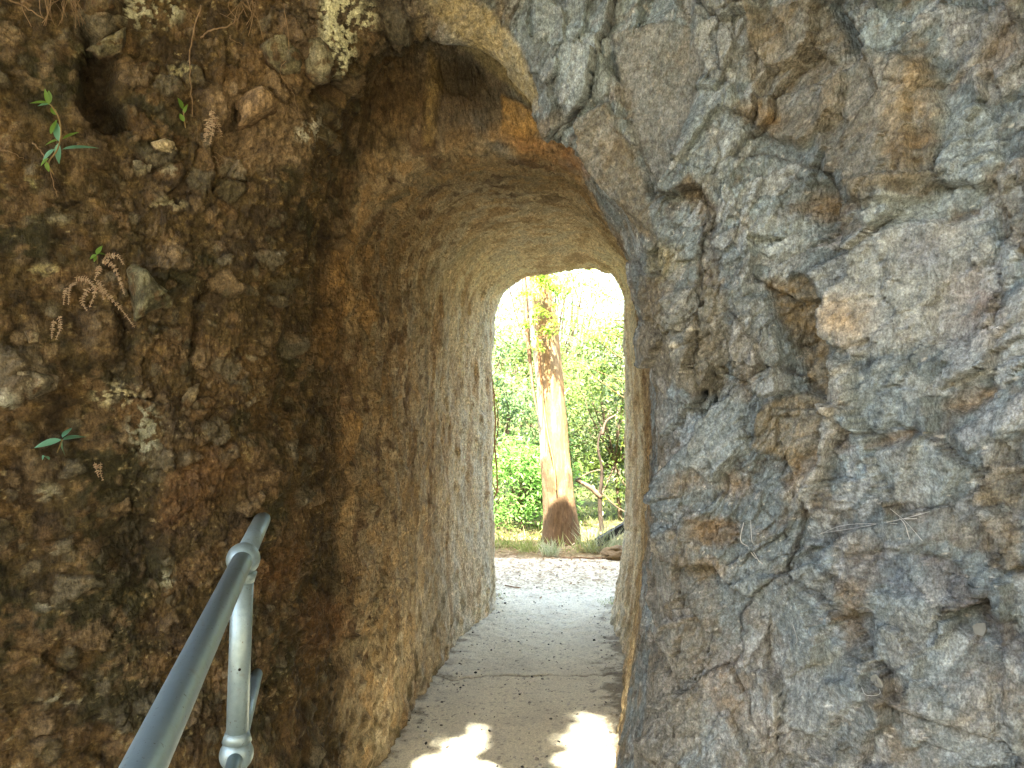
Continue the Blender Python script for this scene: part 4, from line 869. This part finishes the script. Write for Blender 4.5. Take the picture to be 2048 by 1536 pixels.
# vine down the left rim
vm = flat_mat('vine', (.30, .16, .07), .85, .2, .3, 30)
vine = empty('hanging_vine', (-.12, 6.1, 0)); tag(vine, 'thin brown vine hanging down the left edge of the tunnel opening', 'vine'); D_ = 6.15
v = MB(); v.tube(smooth_pts([cam_pt(x, y, D_) for x, y in [(972,560),(980,700),(986,780),(991,840),(989,880),(994,950),(993,985),(986,1000)]], 8), .0065, 7); v.tube(smooth_pts([cam_pt(x, y, D_ + .05) for x, y in [(974,690),(984,760),(996,860),(988,900),(984,960),(994,990)]], 8), .004, 6); v.build('stem', vm, vine)
lv = LB(3)
for k in range(46):
    y = random.uniform(640, 1010); p_ = cam_pt(984 + random.gauss(0, 5), y, D_ + random.uniform(-.1, .1)); leaf(lv, p_, (random.gauss(0, 1), random.gauss(0, .6), -.6), (0, -1, .4), .035, .018, .2, 3)
lv.build('foliage', g3, vine, smooth=False)

# dead dark palm-like sheet / black plastic drain at the right
blk = flat_mat('black_plastic', (.012, .013, .015), .3, .5, .2, 20)
dr = empty('drain_pipe', gpt(1245, 1075)); tag(dr, 'black plastic half pipe lying behind the grass at the right edge of the opening', 'pipe'); D_ = 7.2
a_ = cam_pt(1196, 1086, D_ + .1); b_ = cam_pt(1310, 1018, D_ + .35); V = []; dirv = (b_ - a_).normalized(); s_ = dirv.cross(Vector((0, 0, 1))).normalized(); u_ = s_.cross(dirv)
for p_ in (a_, b_):
    for rr in (.045, .038):
        V += [p_ + (s_ * math.cos(t) + u_ * math.sin(t)) * rr for t in np.linspace(R(60), R(280), 12)]
Fc = [];
for k in range(11): Fc += [(k, k + 1, 24 + k + 1, 24 + k), (12 + k + 1, 12 + k, 36 + k, 36 + k + 1), (k + 1, k, 12 + k, 12 + k + 1), (24 + k, 25 + k, 37 + k, 36 + k)]
for k in (0, 11): Fc.append((k, 12 + k, 36 + k, 24 + k))
MB().add(V, Fc).build('pipe_shell', blk, dr, smooth=False)
rib = MB(); rib.tube([a_ + u_ * .042 + dirv * .01, b_ + u_ * .042], .007, 8).build('rim', blk, dr)

# boulder and grass
def boulder(px, py, rx, rz, col, label):
    c_ = gpt(px, py); bm = bmesh.new(); bmesh.ops.create_icosphere(bm, subdivisions=5, radius=1); me = bpy.data.meshes.new('boulder'); bm.to_mesh(me); bm.free()
    V = np.array([v.co[:] for v in me.vertices], np.float32); t_, r_, e_ = facets(V + px, 1.6, 700); V *= (1 + t_ * .25 + (r_[:, 0] - .5) * .25 + fbm(V, 5, 4, 701) * .12)[:, None]; V = V * (rx, rx * .7, rz) + np.array((c_.x, c_.y, rz * .35), np.float32)
    Fq = np.array([p.vertices[:] for p in me.polygons]); c = np.tile(np.array(col, np.float32), (len(V), 1)); c = mix(c, np.array(col) * .5, sst(0, .2, fbm(V, 12, 4, 702))); o = link_mesh('boulder', mesh_np('boulder', V, Fq, c), t_small); tag(o, label, 'boulder'); return o
boulder(1240, 1118, .16, .075, (.16, .11, .055), 'brown mossy rock lying at the right edge of the path beyond the tunnel')
gr = leaf_mat('grass_blade', [(.16, .24, .05), (.30, .36, .10), (.46, .44, .22)], .45, .5)
gr2 = leaf_mat('pale_grass_blade', [(.3, .38, .2), (.45, .48, .3), (.55, .55, .38)], .45, .5)
def tuft(px, py, n_, L_, mat, label, spread=.05, w=.006):
    c_ = gpt(px, py); mb = LB(4); c_.z = -.03
    for k in range(n_):
        b_ = c_ + Vector((max(-1.3, min(1.3, random.gauss(0, .8))) * spread, max(-1.3, min(1.3, random.gauss(0, .8))) * spread * .7, 0)); leaf(mb, b_, (random.gauss(0, .5), random.gauss(0, .5), 1), (random.gauss(0, 1), random.gauss(0, 1), -.2), L_ * random.uniform(.5, 1.2), w, random.uniform(-.7, .7), 4, .2)
    o = mb.build('grass_tuft', mat, smooth=False); tag(o, label, 'grass', 'grass tufts beyond the tunnel')
tuft(1100, 1106, 110, .15, gr2, 'small pale spiky grass tuft at the left foot of the gum trunk', .05)
tuft(1205, 1098, 200, .28, gr2, 'bright pale drooping grass clump right of the gum trunk', .11)
tuft(1240, 1092, 160, .24, gr2, 'bright grass clump beside the brown rock at the right edge', .1)
tuft(1175, 1100, 60, .22, gr, 'thin yellow green grass against the right foot of the gum trunk', .07)
tuft(1060, 1098, 90, .13, gr, 'low yellow green grass left of the pale spiky tuft', .09)
tuft(1010, 1090, 130, .20, gr, 'soft grass at the left edge of the opening', .14)
tuft(1235, 1210, 150, .07, gr, 'short green grass against the right tunnel wall at its far end', .09, .004)
tuft(1000, 1194, 70, .06, gr, 'short grass at the left corner where the tunnel ends', .05, .004)
# ground cover and litter
mb = LB(3)
for k in range(2600):
    y = random.uniform(7.3, 10); x = random.uniform(-1.6, 3.2); leaf(mb, (x, y, -.03 - .06 * max(0, y - 8)), (random.gauss(0, .6), random.gauss(0, .6), 1), (random.gauss(0, 1), random.gauss(0, 1), 0), random.uniform(.05, .16), .010, random.uniform(-.6, .6), 3)
o = mb.build('ground_cover', gr, smooth=False); tag(o, 'green grass and low weeds covering the ground under the shrubs', 'ground cover', kind='stuff')
mb = LB(2)
for k in range(1500):
    y = random.triangular(5.6, 8.0, 6.9); x = path_c(y) + random.uniform(-.9, .95); L_ = random.uniform(.015, .06); a = random.uniform(0, 6.3)
    leaf(mb, (x, y, max(zpath(x, y), -.03) + .006), (math.cos(a), math.sin(a), random.uniform(-.05, .15)), (0, 0, 1), L_, L_ * random.choice((.12, .35)), random.uniform(-.2, .2), 2)
o = mb.build('leaf_litter', leaf_mat('litter', [(.16, .09, .04), (.34, .24, .13), (.5, .42, .3)], .1, .9, .1), smooth=False); tag(o, 'dry leaves and bark bits littering the ground just past the tunnel', 'leaf litter', kind='stuff')
def twig(pts, r_, lab):
    sp = smooth_pts([gpt(x, y) for x, y in pts], 7)
    for p in sp: p.z = max(zpath(p.x, p.y), -.04) + r_ + .004
    o = MB().tube(sp, r_, 6).build('twig', barkstrip); tag(o, lab, 'twig')
twig([(1120,1108),(1150,1118),(1185,1120),(1215,1117)], .007, 'long curved twig on the ground in front of the gum trunk')
twig([(1010,1175),(1025,1177),(1042,1180)], .005, 'short dark twig on the pale path at the left')
twig([(983,1062),(1000,1075),(1015,1088)], .008, 'slanting stick at the left edge under the shrubs')

# ------------------------------------------------------------------ unseen tree added overhead: shades the rock, crown gapped for two sun patches
ov = empty('shade_tree', (-3.2, -2.6, 0)); tag(ov, 'broad leafy tree, unseen behind the viewer, added to shade the rock', 'tree')
sx, sy = SUN_H.x / math.tan(SUN_EL), SUN_H.y / math.tan(SUN_EL)
patches = [[(790,1660),(845,1500),(890,1420),(940,1350),(985,1370),(975,1450),(985,1660)], [(1100,1640),(1125,1490),(1165,1425),(1205,1415),(1250,1470),(1260,1640)]]
pp = [np.array([gpt(*q_)[:2] for q_ in pl], np.float32) for pl in patches]
n_ = 80000; cand = np.stack([rng.uniform(-5.5, 8, n_), rng.uniform(-7, 2.6, n_), rng.uniform(5.2, 7.6, n_)], 1)
ell = ((cand[:, 0] - 1.0) / 6.2) ** 2 + ((cand[:, 1] + 2.0) / 4.6) ** 2; cand = cand[ell < 1 + rng.uniform(-.15, .05, n_)]
cand = np.concatenate([cand, np.stack([rng.uniform(-5.2, 2.2, 60000), rng.uniform(-3.9, 2.1, 60000), rng.uniform(5.0, 7.4, 60000)], 1)])      # densest over the viewer
g2d = np.stack([cand[:, 0] - sx * cand[:, 2], cand[:, 1] - sy * cand[:, 2]], 1).astype(np.float32)
keep = np.ones(len(cand), bool)
for poly in pp: keep &= sd_poly(g2d, poly) < -.05 + rng.normal(0, .035, len(cand))
nsun = -SUN_DIR
for i in np.nonzero(~keep)[0]:                                    # no opening where the sun would only strike the rock above the path
    h = bvh.ray_cast(Vector(cand[i]), nsun)
    if h[0] is not None and h[0].z > .5: keep[i] = True
mb = LB(2)
for p in cand[keep]:
    a = random.uniform(0, 6.3); leaf(mb, p, (math.cos(a), math.sin(a), random.gauss(-.1, .3)), (random.gauss(0, .3), random.gauss(0, .3), 1), random.uniform(.11, .18), random.uniform(.07, .11), .15, 2)
mb.build('crown', g1, ov, smooth=False); tb = MB(); top = Vector((-2.6, -2.3, 4.2)); tb.tube(smooth_pts([(-3.2, -2.6, -.2), (-3.0, -2.5, 2), top], 6), [.3 - .01 * i for i in range(13)], 14)
for (x, y) in [(-4, -4), (-4.5, -1), (-2, .5), (1.2, -3.6), (2.3, -1.4), (-2.2, -4.3), (.6, .4)]: tb.tube(smooth_pts([top, Vector(((x + top.x) / 2, (y + top.y) / 2, 5.3)), Vector((x, y, 6.2))], 5), [.12 - .01 * i for i in range(11)], 8)
tb.build('trunk', barkb, ov)
print('done', len(bpy.data.objects))
